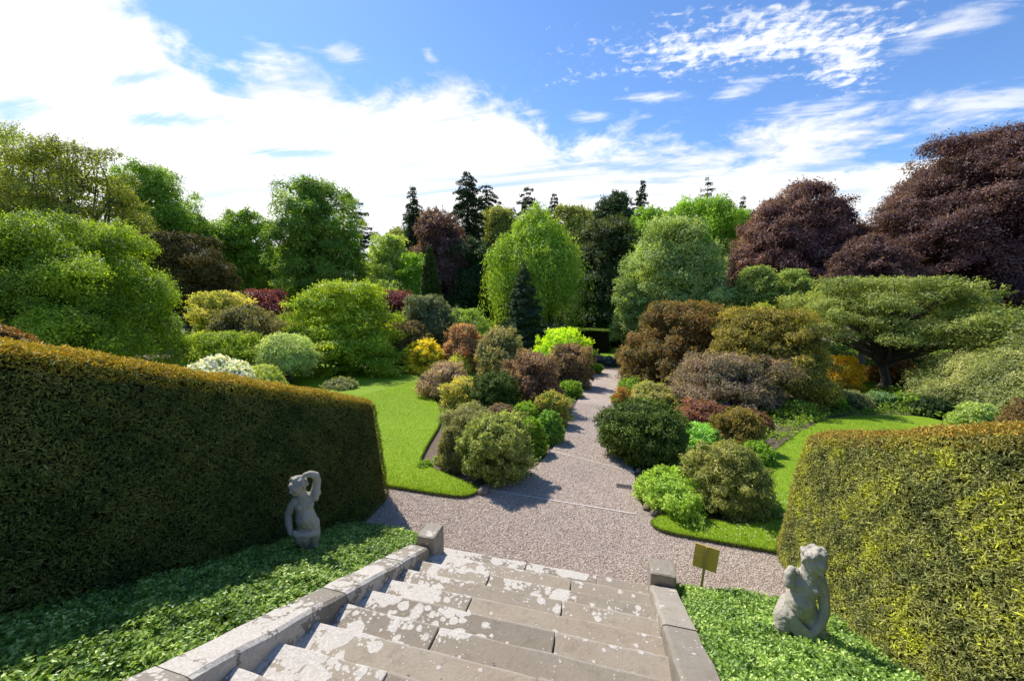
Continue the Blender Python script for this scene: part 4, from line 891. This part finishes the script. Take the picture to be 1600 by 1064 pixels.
tree('cedar_tree', 'broad dark cedar with feathery crown on the skyline', 955, 308, 36, 76, DARK, 'umbrella', 60, .22, 2.4, .8, flat=.35, pyb=470, mat=NEEDLE, irregular=.3)
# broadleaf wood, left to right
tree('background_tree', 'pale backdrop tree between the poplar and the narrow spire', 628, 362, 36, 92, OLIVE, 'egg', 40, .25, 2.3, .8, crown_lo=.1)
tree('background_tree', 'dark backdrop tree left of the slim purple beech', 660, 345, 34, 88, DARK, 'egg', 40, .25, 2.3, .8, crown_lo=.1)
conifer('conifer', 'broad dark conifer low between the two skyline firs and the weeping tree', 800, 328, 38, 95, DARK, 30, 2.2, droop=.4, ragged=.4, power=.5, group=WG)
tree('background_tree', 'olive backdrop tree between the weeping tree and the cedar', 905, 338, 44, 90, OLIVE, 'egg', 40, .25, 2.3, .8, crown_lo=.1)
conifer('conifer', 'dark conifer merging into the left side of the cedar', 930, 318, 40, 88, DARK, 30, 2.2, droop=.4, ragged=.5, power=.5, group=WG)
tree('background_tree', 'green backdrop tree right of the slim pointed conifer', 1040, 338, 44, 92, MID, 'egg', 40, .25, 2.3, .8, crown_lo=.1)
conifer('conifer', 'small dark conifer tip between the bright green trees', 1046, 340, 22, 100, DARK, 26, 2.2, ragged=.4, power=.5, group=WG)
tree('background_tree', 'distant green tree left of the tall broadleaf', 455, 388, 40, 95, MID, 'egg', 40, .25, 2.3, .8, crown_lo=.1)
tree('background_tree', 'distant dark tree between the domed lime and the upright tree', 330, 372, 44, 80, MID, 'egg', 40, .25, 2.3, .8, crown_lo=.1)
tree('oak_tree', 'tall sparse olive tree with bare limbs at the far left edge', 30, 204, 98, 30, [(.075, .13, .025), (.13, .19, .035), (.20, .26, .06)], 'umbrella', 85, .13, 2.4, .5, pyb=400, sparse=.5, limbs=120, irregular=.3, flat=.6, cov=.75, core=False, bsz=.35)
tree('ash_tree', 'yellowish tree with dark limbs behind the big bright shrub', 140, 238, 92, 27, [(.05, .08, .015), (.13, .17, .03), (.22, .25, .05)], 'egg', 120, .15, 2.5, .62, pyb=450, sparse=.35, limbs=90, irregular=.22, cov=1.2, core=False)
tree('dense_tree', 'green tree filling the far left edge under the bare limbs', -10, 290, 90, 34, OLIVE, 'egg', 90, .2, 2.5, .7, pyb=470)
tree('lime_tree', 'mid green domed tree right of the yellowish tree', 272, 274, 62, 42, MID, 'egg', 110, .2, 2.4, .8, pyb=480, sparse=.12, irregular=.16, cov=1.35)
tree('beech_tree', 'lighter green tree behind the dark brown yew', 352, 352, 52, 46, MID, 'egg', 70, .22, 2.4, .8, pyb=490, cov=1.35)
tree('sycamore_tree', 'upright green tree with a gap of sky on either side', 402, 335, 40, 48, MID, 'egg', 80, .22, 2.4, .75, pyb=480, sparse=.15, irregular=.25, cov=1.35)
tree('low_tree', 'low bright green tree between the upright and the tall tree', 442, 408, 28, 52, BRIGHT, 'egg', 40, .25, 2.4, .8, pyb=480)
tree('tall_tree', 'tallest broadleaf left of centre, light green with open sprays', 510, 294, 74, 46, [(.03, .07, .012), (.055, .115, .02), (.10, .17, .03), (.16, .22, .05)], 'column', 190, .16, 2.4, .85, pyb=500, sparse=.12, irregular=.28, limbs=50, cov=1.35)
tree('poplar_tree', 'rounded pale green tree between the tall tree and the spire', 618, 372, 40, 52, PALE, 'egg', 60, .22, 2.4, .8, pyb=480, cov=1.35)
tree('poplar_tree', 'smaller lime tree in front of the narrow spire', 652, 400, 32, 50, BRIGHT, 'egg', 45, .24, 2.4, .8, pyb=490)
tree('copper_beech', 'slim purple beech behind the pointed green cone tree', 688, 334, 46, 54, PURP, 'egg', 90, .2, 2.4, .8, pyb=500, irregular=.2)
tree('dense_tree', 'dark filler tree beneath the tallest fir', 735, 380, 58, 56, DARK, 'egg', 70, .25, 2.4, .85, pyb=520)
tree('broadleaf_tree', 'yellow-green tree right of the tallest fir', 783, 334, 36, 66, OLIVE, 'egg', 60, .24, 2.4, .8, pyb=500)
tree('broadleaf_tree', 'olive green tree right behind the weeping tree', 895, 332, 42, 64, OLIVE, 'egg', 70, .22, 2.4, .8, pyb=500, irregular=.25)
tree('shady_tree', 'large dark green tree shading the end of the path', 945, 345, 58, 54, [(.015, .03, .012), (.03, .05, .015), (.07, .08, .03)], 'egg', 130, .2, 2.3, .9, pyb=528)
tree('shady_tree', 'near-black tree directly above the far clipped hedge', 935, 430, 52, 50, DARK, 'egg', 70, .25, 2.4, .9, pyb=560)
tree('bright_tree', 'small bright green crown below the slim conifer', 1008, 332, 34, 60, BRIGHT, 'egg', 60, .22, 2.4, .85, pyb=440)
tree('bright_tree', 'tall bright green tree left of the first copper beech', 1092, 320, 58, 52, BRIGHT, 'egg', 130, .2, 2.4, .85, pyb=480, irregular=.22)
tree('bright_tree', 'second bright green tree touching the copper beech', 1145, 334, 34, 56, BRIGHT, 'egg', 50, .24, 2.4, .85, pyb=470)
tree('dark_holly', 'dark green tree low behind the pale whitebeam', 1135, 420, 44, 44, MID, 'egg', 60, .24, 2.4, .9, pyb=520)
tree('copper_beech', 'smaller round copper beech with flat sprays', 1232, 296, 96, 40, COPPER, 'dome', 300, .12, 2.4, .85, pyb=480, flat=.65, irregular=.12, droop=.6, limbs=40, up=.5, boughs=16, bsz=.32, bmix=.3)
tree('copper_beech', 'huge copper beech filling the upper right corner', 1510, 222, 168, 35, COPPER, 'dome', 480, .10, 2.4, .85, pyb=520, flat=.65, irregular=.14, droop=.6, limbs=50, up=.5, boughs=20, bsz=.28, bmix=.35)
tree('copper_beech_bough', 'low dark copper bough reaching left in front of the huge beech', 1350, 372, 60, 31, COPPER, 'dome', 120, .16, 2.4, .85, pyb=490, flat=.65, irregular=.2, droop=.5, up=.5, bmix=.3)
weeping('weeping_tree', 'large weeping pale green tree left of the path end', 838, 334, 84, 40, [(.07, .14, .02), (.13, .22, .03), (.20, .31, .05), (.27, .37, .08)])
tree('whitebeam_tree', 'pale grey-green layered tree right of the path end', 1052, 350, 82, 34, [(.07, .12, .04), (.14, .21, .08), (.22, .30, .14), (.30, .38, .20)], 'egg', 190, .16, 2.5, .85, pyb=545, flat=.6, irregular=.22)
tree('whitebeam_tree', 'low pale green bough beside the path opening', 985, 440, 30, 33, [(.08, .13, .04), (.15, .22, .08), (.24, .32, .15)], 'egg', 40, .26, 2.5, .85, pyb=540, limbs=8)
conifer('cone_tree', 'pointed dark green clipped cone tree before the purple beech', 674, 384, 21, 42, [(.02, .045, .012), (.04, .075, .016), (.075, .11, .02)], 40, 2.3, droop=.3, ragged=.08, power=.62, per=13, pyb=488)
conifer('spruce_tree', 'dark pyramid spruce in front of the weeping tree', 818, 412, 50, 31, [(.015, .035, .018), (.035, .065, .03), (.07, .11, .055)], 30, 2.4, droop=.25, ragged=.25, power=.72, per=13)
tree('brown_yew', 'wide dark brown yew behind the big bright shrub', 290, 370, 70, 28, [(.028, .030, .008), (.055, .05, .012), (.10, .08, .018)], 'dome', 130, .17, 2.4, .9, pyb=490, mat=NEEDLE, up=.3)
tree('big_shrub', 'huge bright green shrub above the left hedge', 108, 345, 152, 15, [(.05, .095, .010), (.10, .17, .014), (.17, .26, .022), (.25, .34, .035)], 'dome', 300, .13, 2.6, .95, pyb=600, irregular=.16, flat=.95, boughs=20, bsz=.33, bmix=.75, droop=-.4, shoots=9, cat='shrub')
# middle distance, left of the path
tree('pine_shrub', 'small round pale tree low between the poplars', 600, 440, 34, 46, PALE, 'egg', 40, .25, 2.4, .8, pyb=500)
tree('viburnum', 'bright yellowish shrub behind the brownish one, left', 350, 458, 50, 21, [(.13, .17, .03), (.24, .28, .06), (.36, .38, .13), (.42, .40, .17)], 'dome', 90, .2, 2.5, .9, pyb=560, cat='shrub')
tree('rhododendron', 'brownish green shrub above the white blossom', 385, 482, 56, 19, [(.05, .065, .025), (.10, .11, .045), (.16, .16, .08), (.2, .17, .10)], 'dome', 90, .2, 2.4, .95, pyb=585, cat='shrub')
tree('red_maple', 'low magenta maple left of the lime maple', 408, 456, 46, 28, MAG, 'dome', 50, .24, 2.4, .9, pyb=540, flat=.5)
tree('red_maple', 'dark magenta maple right behind the lime maple', 614, 458, 50, 28, MAG, 'dome', 70, .22, 2.4, .95, pyb=560, flat=.5)
tree('lime_maple_shrub', 'low lime shrub right over the hedge beside the blossom', 340, 522, 62, 17, [(.09, .16, .02), (.18, .26, .03), (.28, .35, .05)], 'dome', 80, .2, 2.5, .9, pyb=600, flat=.5, cat='shrub')
tree('brown_shrub', 'dull brown-green shrub between lime maple and grey shrub', 640, 505, 34, 24, [(.08, .08, .03), (.14, .12, .06), (.2, .16, .10)], 'dome', 50, .24, 2.4, .9, pyb=575, cat='shrub')
tree('grey_shrub', 'grey-green rounded shrub before the dark firs', 668, 464, 44, 26, [(.05, .07, .04), (.10, .13, .08), (.16, .19, .13)], 'dome', 80, .2, 2.3, .9, pyb=550, cat='shrub')
tree('light_shrub', 'light green spreading shrub left of the dark spruce', 722, 486, 46, 27, [(.09, .16, .03), (.16, .25, .05), (.24, .33, .09)], 'dome', 80, .2, 2.4, .9, pyb=560, cat='shrub')
tree('japanese_maple', 'broad lime green maple with layered boughs at the lawn edge', 536, 444, 98, 22.5, [(.07, .14, .012), (.14, .22, .018), (.22, .30, .03), (.32, .38, .06)], 'dome', 230, .15, 2.7, .8, pyb=584, flat=.35, irregular=.14, droop=.8, boughs=6, bmix=.35, cov=1.6, limbs=60, trunk=.13, inner=.08)
_s = tree('willow_standard', 'silvery green ball-headed willow on a short trunk', 443, 524, 50, 17.5, [(.16, .22, .09), (.26, .34, .17), (.36, .44, .26)], 'dome', 70, .22, 2.3, 1.1, pyb=582, trunk=.09, flat=.8, irregular=.06, droop=.6, boughs=0, shoots=3)
bush('white_rhododendron', 'white-flowered rhododendron just above the left hedge', 342, 600, 566, 58, MID, 'dome', 50, .24, 2.6, .9, depth=14.5, flowers=([(.38, .40, .50), (.45, .53, .68)], 3600, 3.4))
bush('low_shrub', 'pale low plants at the foot of the willow', 410, 598, 574, 36, [(.15, .22, .06), (.28, .33, .12)], 'dome', 30, .3, 2.5, .9, depth=15.5)
bush('grey_plant', 'little dark plant at the lawn edge above the hedge end', 532, 606, 595, 26, GREYG, 'dome', 24, .35, 2.5, .8, depth=17)
bush('azalea', 'yellow azalea at the far corner of the left lawn', 664, 586, 532, 35, [(.15, .18, .02), (.30, .28, .03)], 'dome', 45, .26, 2.5, .8, flowers=([(.44, .40, .02), (.50, .52, .08)], 1300, 2.6))
bush('yellow_shrub', 'small pale yellow shrub between azalea and heather mound', 716, 588, 552, 20, [(.2, .26, .05), (.36, .40, .14)], 'dome', 24, .3, 2.5, .9)
bush('pink_rhododendron', 'pinkish rhododendron left of the round olive one', 722, 585, 508, 40, PINKY, 'dome', 70, .22, 2.4, 1.0)
bush('olive_rhododendron', 'round olive rhododendron with pink tips behind the beds', 782, 600, 514, 44, [(.05, .07, .03), (.11, .14, .06), (.20, .20, .11), (.28, .22, .15)], 'dome', 90, .2, 2.4, 1.0)
bush('lime_azalea', 'vivid lime shrub at the back beside the path', 878, 585, 516, 48, [(.14, .24, .01), (.26, .38, .015), (.38, .47, .03)], 'dome', 60, .2, 2.6, .95, flat=.5, irregular=.2)
bush('brown_rhododendron', 'brownish pink rhododendron nearest the far path end, left side', 887, 608, 540, 40, BROWNR, 'dome', 80, .2, 2.4, 1.0)
bush('brown_rhododendron', 'wide brown-leaved rhododendron in the middle of the left beds', 830, 645, 550, 48, [(.05, .04, .03), (.11, .075, .055), (.19, .135, .105), (.27, .21, .17)], 'dome', 110, .19, 2.4, 1.0, irregular=.14)
bush('purple_shrub', 'small dark purple shrub behind the spreading yew', 776, 590, 562, 18, [(.05, .04, .07), (.10, .09, .14)], 'dome', 20, .3, 2.4, .9)
bush('heather_mound', 'wide grey-pink mound at the back edge of the lawn', 698, 625, 569, 43, [(.06, .06, .045), (.14, .12, .10), (.24, .20, .18), (.32, .27, .25)], 'dome', 90, .19, 2.3, 1.05)
bush('spreading_yew', 'dark green spreading yew in the middle of the left bed', 774, 655, 582, 44, YEWG, 'dome', 80, .2, 2.6, 1.0, mat=NEEDLE, flat=.5, droop=.3)
bush('yellow_rhododendron', 'creamy yellow-leaved shrub at the inner lawn edge', 724, 645, 594, 38, [(.11, .13, .03), (.24, .25, .07), (.38, .36, .13)], 'dome', 80, .2, 2.5, 1.0)
bush('low_plant', 'bright green tuft under the brown rhododendron by the path', 892, 622, 596, 20, BRIGHT, 'dome', 24, .3, 2.5, .9)
bush('variegated_shrub', 'red-tipped green shrub touching the path, left side', 862, 668, 612, 28, [(.07, .11, .02), (.14, .19, .04), (.24, .26, .08), (.30, .17, .07)], 'dome', 60, .22, 2.5, 1.0)
bush('green_plant', 'bright leafy clump left of the red-tipped shrub', 822, 670, 630, 26, BRIGHT, 'dome', 40, .26, 3.2, .9)
bush('green_plant', 'mid green clump at the path edge under the red-tipped shrub', 858, 694, 642, 24, [(.05, .12, .02), (.10, .20, .04), (.18, .30, .08)], 'dome', 40, .26, 2.8, .9)
bush('green_plant', 'fresh green clump next to the big round shrub', 826, 712, 650, 28, BRIGHT, 'dome', 50, .25, 3., .9)
bush('heather', 'brownish purple heather behind the big round shrub', 782, 672, 632, 28, [(.07, .055, .04), (.13, .10, .08), (.2, .16, .13)], 'dome', 45, .25, 2.0, 1.1)
bush('lavender', 'grey-green wispy shrub left of the heather', 728, 690, 634, 40, [(.08, .10, .05), (.16, .18, .10), (.25, .26, .17)], 'dome', 70, .22, 2.0, 1.0, up=.1)
bush('lavender', 'grey feathery shrub at the bed corner beside the big round shrub', 708, 738, 664, 26, [(.08, .09, .04), (.15, .16, .08), (.24, .24, .14)], 'dome', 50, .25, 2.0, 1.0, up=.1)
bush('round_shrub', 'big round variegated shrub at the front of the left bed', 776, 762, 648, 58, [(.04, .065, .018), (.10, .135, .035), (.20, .25, .085), (.33, .38, .21)], 'blob', 170, .13, 2.3, 1.1, irregular=.07, boughs=9, bsz=.5, bmix=.25)
bush('small_plant', 'tiny bright plant alone on the soil at the lawn corner', 663, 734, 721, 11, BRIGHT, 'dome', 14, .6, 2.6, .8)
bush('small_plant', 'tiny green tuft at the foot of the big round shrub', 688, 726, 714, 10, BRIGHT, 'dome', 12, .6, 2.6, .8)
# right of the path
bush('box_block', 'small clipped bright green box at the end of the path', 931, 584, 569, 9, BRIGHT, 'blob', 30, .3, 2.2, 1.2, irregular=.02)
bush('brown_rhododendron', 'large russet rhododendron right of the path end', 1045, 612, 474, 84, [(.045, .05, .02), (.09, .08, .03), (.145, .105, .04), (.21, .135, .06)], 'dome', 200, .13, 2.5, 1.0, irregular=.14, bmix=.4)
bush('olive_rhododendron', 'large golden olive rhododendron right of the russet one', 1190, 640, 484, 100, [(.04, .045, .012), (.10, .10, .022), (.19, .18, .04), (.29, .26, .07)], 'dome', 240, .13, 2.5, 1.0, irregular=.12, stems=30, bmix=.3)
bush('purple_rhododendron', 'dusky purple-grey shrub in front of the golden olive one', 1130, 650, 556, 90, [(.045, .05, .035), (.09, .085, .065), (.17, .14, .125), (.27, .22, .20)], 'dome', 170, .16, 2.4, .95, irregular=.14, stems=30)
bush('green_edging', 'light green low plants below the russet rhododendron', 992, 612, 594, 26, BRIGHT, 'dome', 30, .3, 2.6, .9)
bush('orange_flowers', 'orange-flowered clump at the right edge of the path', 972, 634, 606, 17, [(.12, .16, .02), (.2, .2, .04)], 'dome', 26, .3, 2.5, .8, flowers=([(.26, .08, .03), (.34, .15, .06)], 200, 2.4))
bush('mixed_plants', 'grey and lime low plants behind the dark yew', 1015, 640, 598, 36, [(.12, .15, .05), (.2, .24, .09), (.3, .26, .16)], 'dome', 40, .26, 2.5, .9)
bush('purple_azalea', 'low brown-purple azalea mound right of the dark yew', 1098, 672, 630, 42, [(.06, .03, .025), (.14, .075, .06), (.24, .14, .11)], 'dome', 70, .2, 2.3, 1.0)
bush('purple_azalea', 'low dark purple mound touching the shaded lawn', 1170, 678, 640, 34, [(.05, .022, .02), (.10, .05, .04), (.16, .09, .07)], 'dome', 50, .22, 2.3, 1.0)
bush('iris_flowers', 'small patch of violet flowers above the purple azalea', 1130, 652, 628, 15, [(.05, .09, .03), (.08, .14, .04)], 'dome', 16, .35, 2.4, .8, flowers=([(.10, .05, .30), (.16, .09, .42)], 90, 2.4))
bush('golden_shrub', 'golden brown shrub behind the yellow-tipped rhododendron', 1152, 712, 640, 40, [(.07, .07, .018), (.13, .115, .03), (.20, .165, .05)], 'dome', 80, .2, 2.4, 1.0)
bush('hosta_plants', 'broad light green hosta leaves beside the dark yew', 1090, 705, 664, 34, [(.08, .19, .04), (.15, .30, .08), (.25, .40, .15)], 'dome', 40, .26, 4.2, .8)
bush('dark_yew', 'dark green rounded yew bulging onto the right of the path', 999, 732, 628, 72, YEWG, 'blob', 190, .15, 2.8, 1.0, mat=NEEDLE, flat=.6, droop=.3, irregular=.07)
bush('leafy_edging', 'sunlit pale green leafy plants along the right stone edge', 1046, 806, 744, 50, [(.08, .16, .03), (.17, .27, .05), (.28, .38, .10)], 'dome', 90, .2, 3.2, 1.0, irregular=.2, ry=1.5, boughs=9, bsz=.4, bmix=.8)
bush('leafy_edging', 'pale leafy plants hanging over the stones in the middle of the right bed edge', 1018, 782, 744, 26, [(.08, .16, .03), (.17, .27, .05), (.28, .38, .10)], 'dome', 40, .25, 3.2, 1.0, irregular=.2)
bush('leafy_edging', 'bright yellow-green tuft at the corner of the right lawn', 1062, 812, 786, 30, [(.15, .26, .03), (.28, .40, .05)], 'dome', 30, .28, 3., .9)
bush('green_plant', 'fresh green leaves between the golden and yellow-tipped shrubs', 1180, 730, 690, 26, BRIGHT, 'dome', 30, .28, 3., .9)
bush('yellow_rhododendron', 'yellow-tipped rhododendron at the front of the right bed', 1134, 812, 690, 66, [(.05, .075, .022), (.10, .13, .04), (.18, .205, .075), (.31, .32, .15)], 'dome', 190, .14, 2.5, 1.05, irregular=.10, boughs=8, bmix=.35, skirt=-.1)
# right side, beyond the right hedge
tree('layered_tree', 'wide spreading tree with layered pale green boughs above the round lawn', 1394, 436, 150, 21, [(.055, .085, .02), (.11, .155, .04), (.18, .23, .07), (.26, .31, .12)], 'dome', 360, .11, 2.4, .75, pyb=528, boughs=14, bsz=.34, bmix=.4, cov=1.5, core=False, flat=.45, irregular=.12, limbs=110, trunk=.24, inner=.06, up=.8)
tree('young_tree', 'slim pale green young tree before the smaller copper beech, left', 1180, 420, 36, 30, PALE, 'egg', 55, .2, 2.4, .75, pyb=510)
tree('young_tree', 'pale green young tree before the smaller copper beech, right', 1236, 424, 30, 29, PALE, 'egg', 45, .22, 2.4, .75, pyb=510)
bush('lime_shrub', 'soft lime shrub low between the young trees and the olive rhododendron', 1185, 520, 476, 40, [(.15, .2, .03), (.26, .31, .06)], 'dome', 40, .25, 2.4, .9, depth=25)
tree('azalea', 'orange azalea in bloom behind the spreading tree trunk', 1328, 560, 26, 20.5, [(.36, .27, .02), (.46, .38, .03), (.22, .24, .04)], 'dome', 45, .25, 2.5, .9, pyb=625, cat='shrub')
tree('russet_shrub', 'russet shrub in shade right of the tree trunk', 1415, 566, 40, 23, [(.08, .045, .015), (.18, .10, .03)], 'dome', 50, .25, 2.5, .9, pyb=645, cat='shrub')
bush('large_rhododendron', 'massive pale olive rhododendron at the right edge', 1690, 678, 542, 205, [(.05, .075, .03), (.105, .14, .055), (.18, .215, .095), (.27, .30, .15)], 'dome', 380, .12, 2.5, 1.05, irregular=.08, depth=14, boughs=0, cov=2.2)
bush('russet_shrub', 'russet low shrub at the right edge above the hedge', 1592, 690, 622, 34, [(.08, .06, .03), (.14, .105, .05)], 'dome', 40, .25, 2.5, .9, depth=10.5)
bush('pale_leafy_shrub', 'pale broad-leaved shrub by the round lawn behind the right hedge', 1520, 682, 628, 32, [(.10, .16, .05), (.2, .28, .11), (.32, .38, .2)], 'dome', 40, .24, 3.2, .9)
for i, (px, py, pt, hw, pal, lb) in enumerate([(1245, 655, 628, 28, MID, 'shaded green border plants left of the tree trunk'), (1290, 642, 614, 24, BRIGHT, 'feathery green border plant left of the trunk'), (1330, 640, 612, 26, GREYG, 'blue-grey hostas beneath the spreading tree'), (1375, 640, 614, 24, [(.06, .13, .06), (.12, .2, .12)], 'blue-flowered plants right in front of the trunk'), (1420, 645, 616, 26, MID, 'dark green border plants right of the trunk'), (1455, 655, 622, 24, DARK, 'near-black green plants at the shaded bed end'), (1262, 632, 610, 22, [(.1, .12, .06), (.35, .16, .16)], 'pink-flowered low plants in the tree border'), (1305, 614, 588, 18, [(.36, .24, .03), (.14, .15, .04)], 'yellow flowering plant at the back of the tree border')]):
    bush('border_plant', lb, px, py, pt, hw, pal, 'dome', 30, .28, 3., .8, group='low plants in the border under the spreading tree')
# undergrowth between the shrubs
def undergrowth(name, poly, n, h, label, seed, pal, sz=.07):
    rg = np.random.default_rng(seed); p = np.asarray(poly); X = rg.uniform(p[:, 0].min(), p[:, 0].max(), n); Y = rg.uniform(p[:, 1].min(), p[:, 1].max(), n); ok = inside(poly, X, Y) & ~inside(lawnR, X, Y) & ~inside(lawnL, X, Y) & ~inside(gravel, X, Y); X, Y = X[ok], Y[ok]; n = len(X)
    hh = np.clip(.5+.8*fbm2(X*.9, Y*.9, seed), 0, 1.2)*h; Z = terr(Y)+hh*rg.random(n)**.4; b = Buf(); N = rg.normal(size=(n, 3))*.6+[0, 0, .8]
    s = sz*(1+Y/25); leaves(b, rg, np.stack([X, Y, Z], 1), N, s, s*.5, palette(rg, n, pal, np.clip(.5+.7*fbm2(X*1.3, Y*1.3, seed+2), 0, 1), .6))
    tag(b.build(name, LEAF), label, 'ground cover', None, 'stuff')
undergrowth('undergrowth', [(-2.2, 6.75), (-1.4, 8), (-1.35, 14), (-1.3, 27), (-8, 27), G(656, 590), G(690, 640), G(690, 675), (-3.3, 7.6)], 40000, .32, 'low leafy plants filling the left bed between shrubs', 31, MID)
undergrowth('undergrowth', [(.9, 6.35), (2.1, 6.5), (3.0, 9), (4.2, 11), (9, 14), (16, 15), (20, 30), (.8, 30), (.75, 14), (.8, 8)], 95000, .36, 'low leafy plants filling the right bed between shrubs', 32, MID)
undergrowth('undergrowth', [(-45, 24), (-1.3, 28.5), (-1.3, 60), (-70, 60)], 70000, .8, 'rough growth beneath the trees left of the path end', 33, MID+DARK, .12)
undergrowth('undergrowth', [(.8, 29), (60, 22), (90, 60), (1.2, 60)], 70000, .8, 'rough growth beneath the trees right of the path end', 34, MID+DARK, .12)
undergrowth('undergrowth', [(-9.5, 11), (-9.5, 27), (-45, 27), (-45, 8), (-14, 8)], 40000, .25, 'border plants behind the left hedge', 35, MID, .1) if False else None
# pool terrace and far hedge
def far_end():
    y0 = 28.5; z = terrain(y0)
    rim = empty('stone_pool', (-.25, 31, z), 'dark stone pool at the end of the gravel path', 'pool')
    for (x0, x1, ya, yb) in ((-1.6, 1.3, 29.2, 29.6), (-1.6, 1.3, 33.6, 34.), (-1.6, -1.2, 29.6, 33.6), (.9, 1.3, 29.6, 33.6)):
        bm = slab_bm(x0, x1, ya, yb, z-1, z-.30, .03); keep(bm_obj('rim_stone', bm, DARKST), rim)
    bm = slab_bm(-1.2, .9, 29.6, 33.6, z-1, z-.45, .001); keep(bm_obj('water', bm, WATER), rim)
    bm = slab_bm(-.4, .1, 31.2, 31.7, z-.5, z+.02, .08); keep(bm_obj('fountain_block', bm, DARKST), rim)
    for j in range(3): rock((-.9+j*.75, 34.4, z-.25), (.35, .25, .2), ['rounded dark rock left behind the pool', 'middle dark rock behind the pool', 'right-hand dark rock behind the pool'][j], 60+j, 'rocks behind the far pool')
far_end()
hedge('clipped_hedge', 'square clipped green hedge closing the end of the path', -4.6, -4.55, -.15, 43.5, 45.2, lambda y: 0*y-1.75, lambda y: 0*y-4.5, 16000, lambda r: r, DARK, MID, 41, .13, .1)
sheet_obj('lawn_beyond', [(-1.2, 38), (3, 38), (4, 50), (-1, 50)], .06, LAWN)
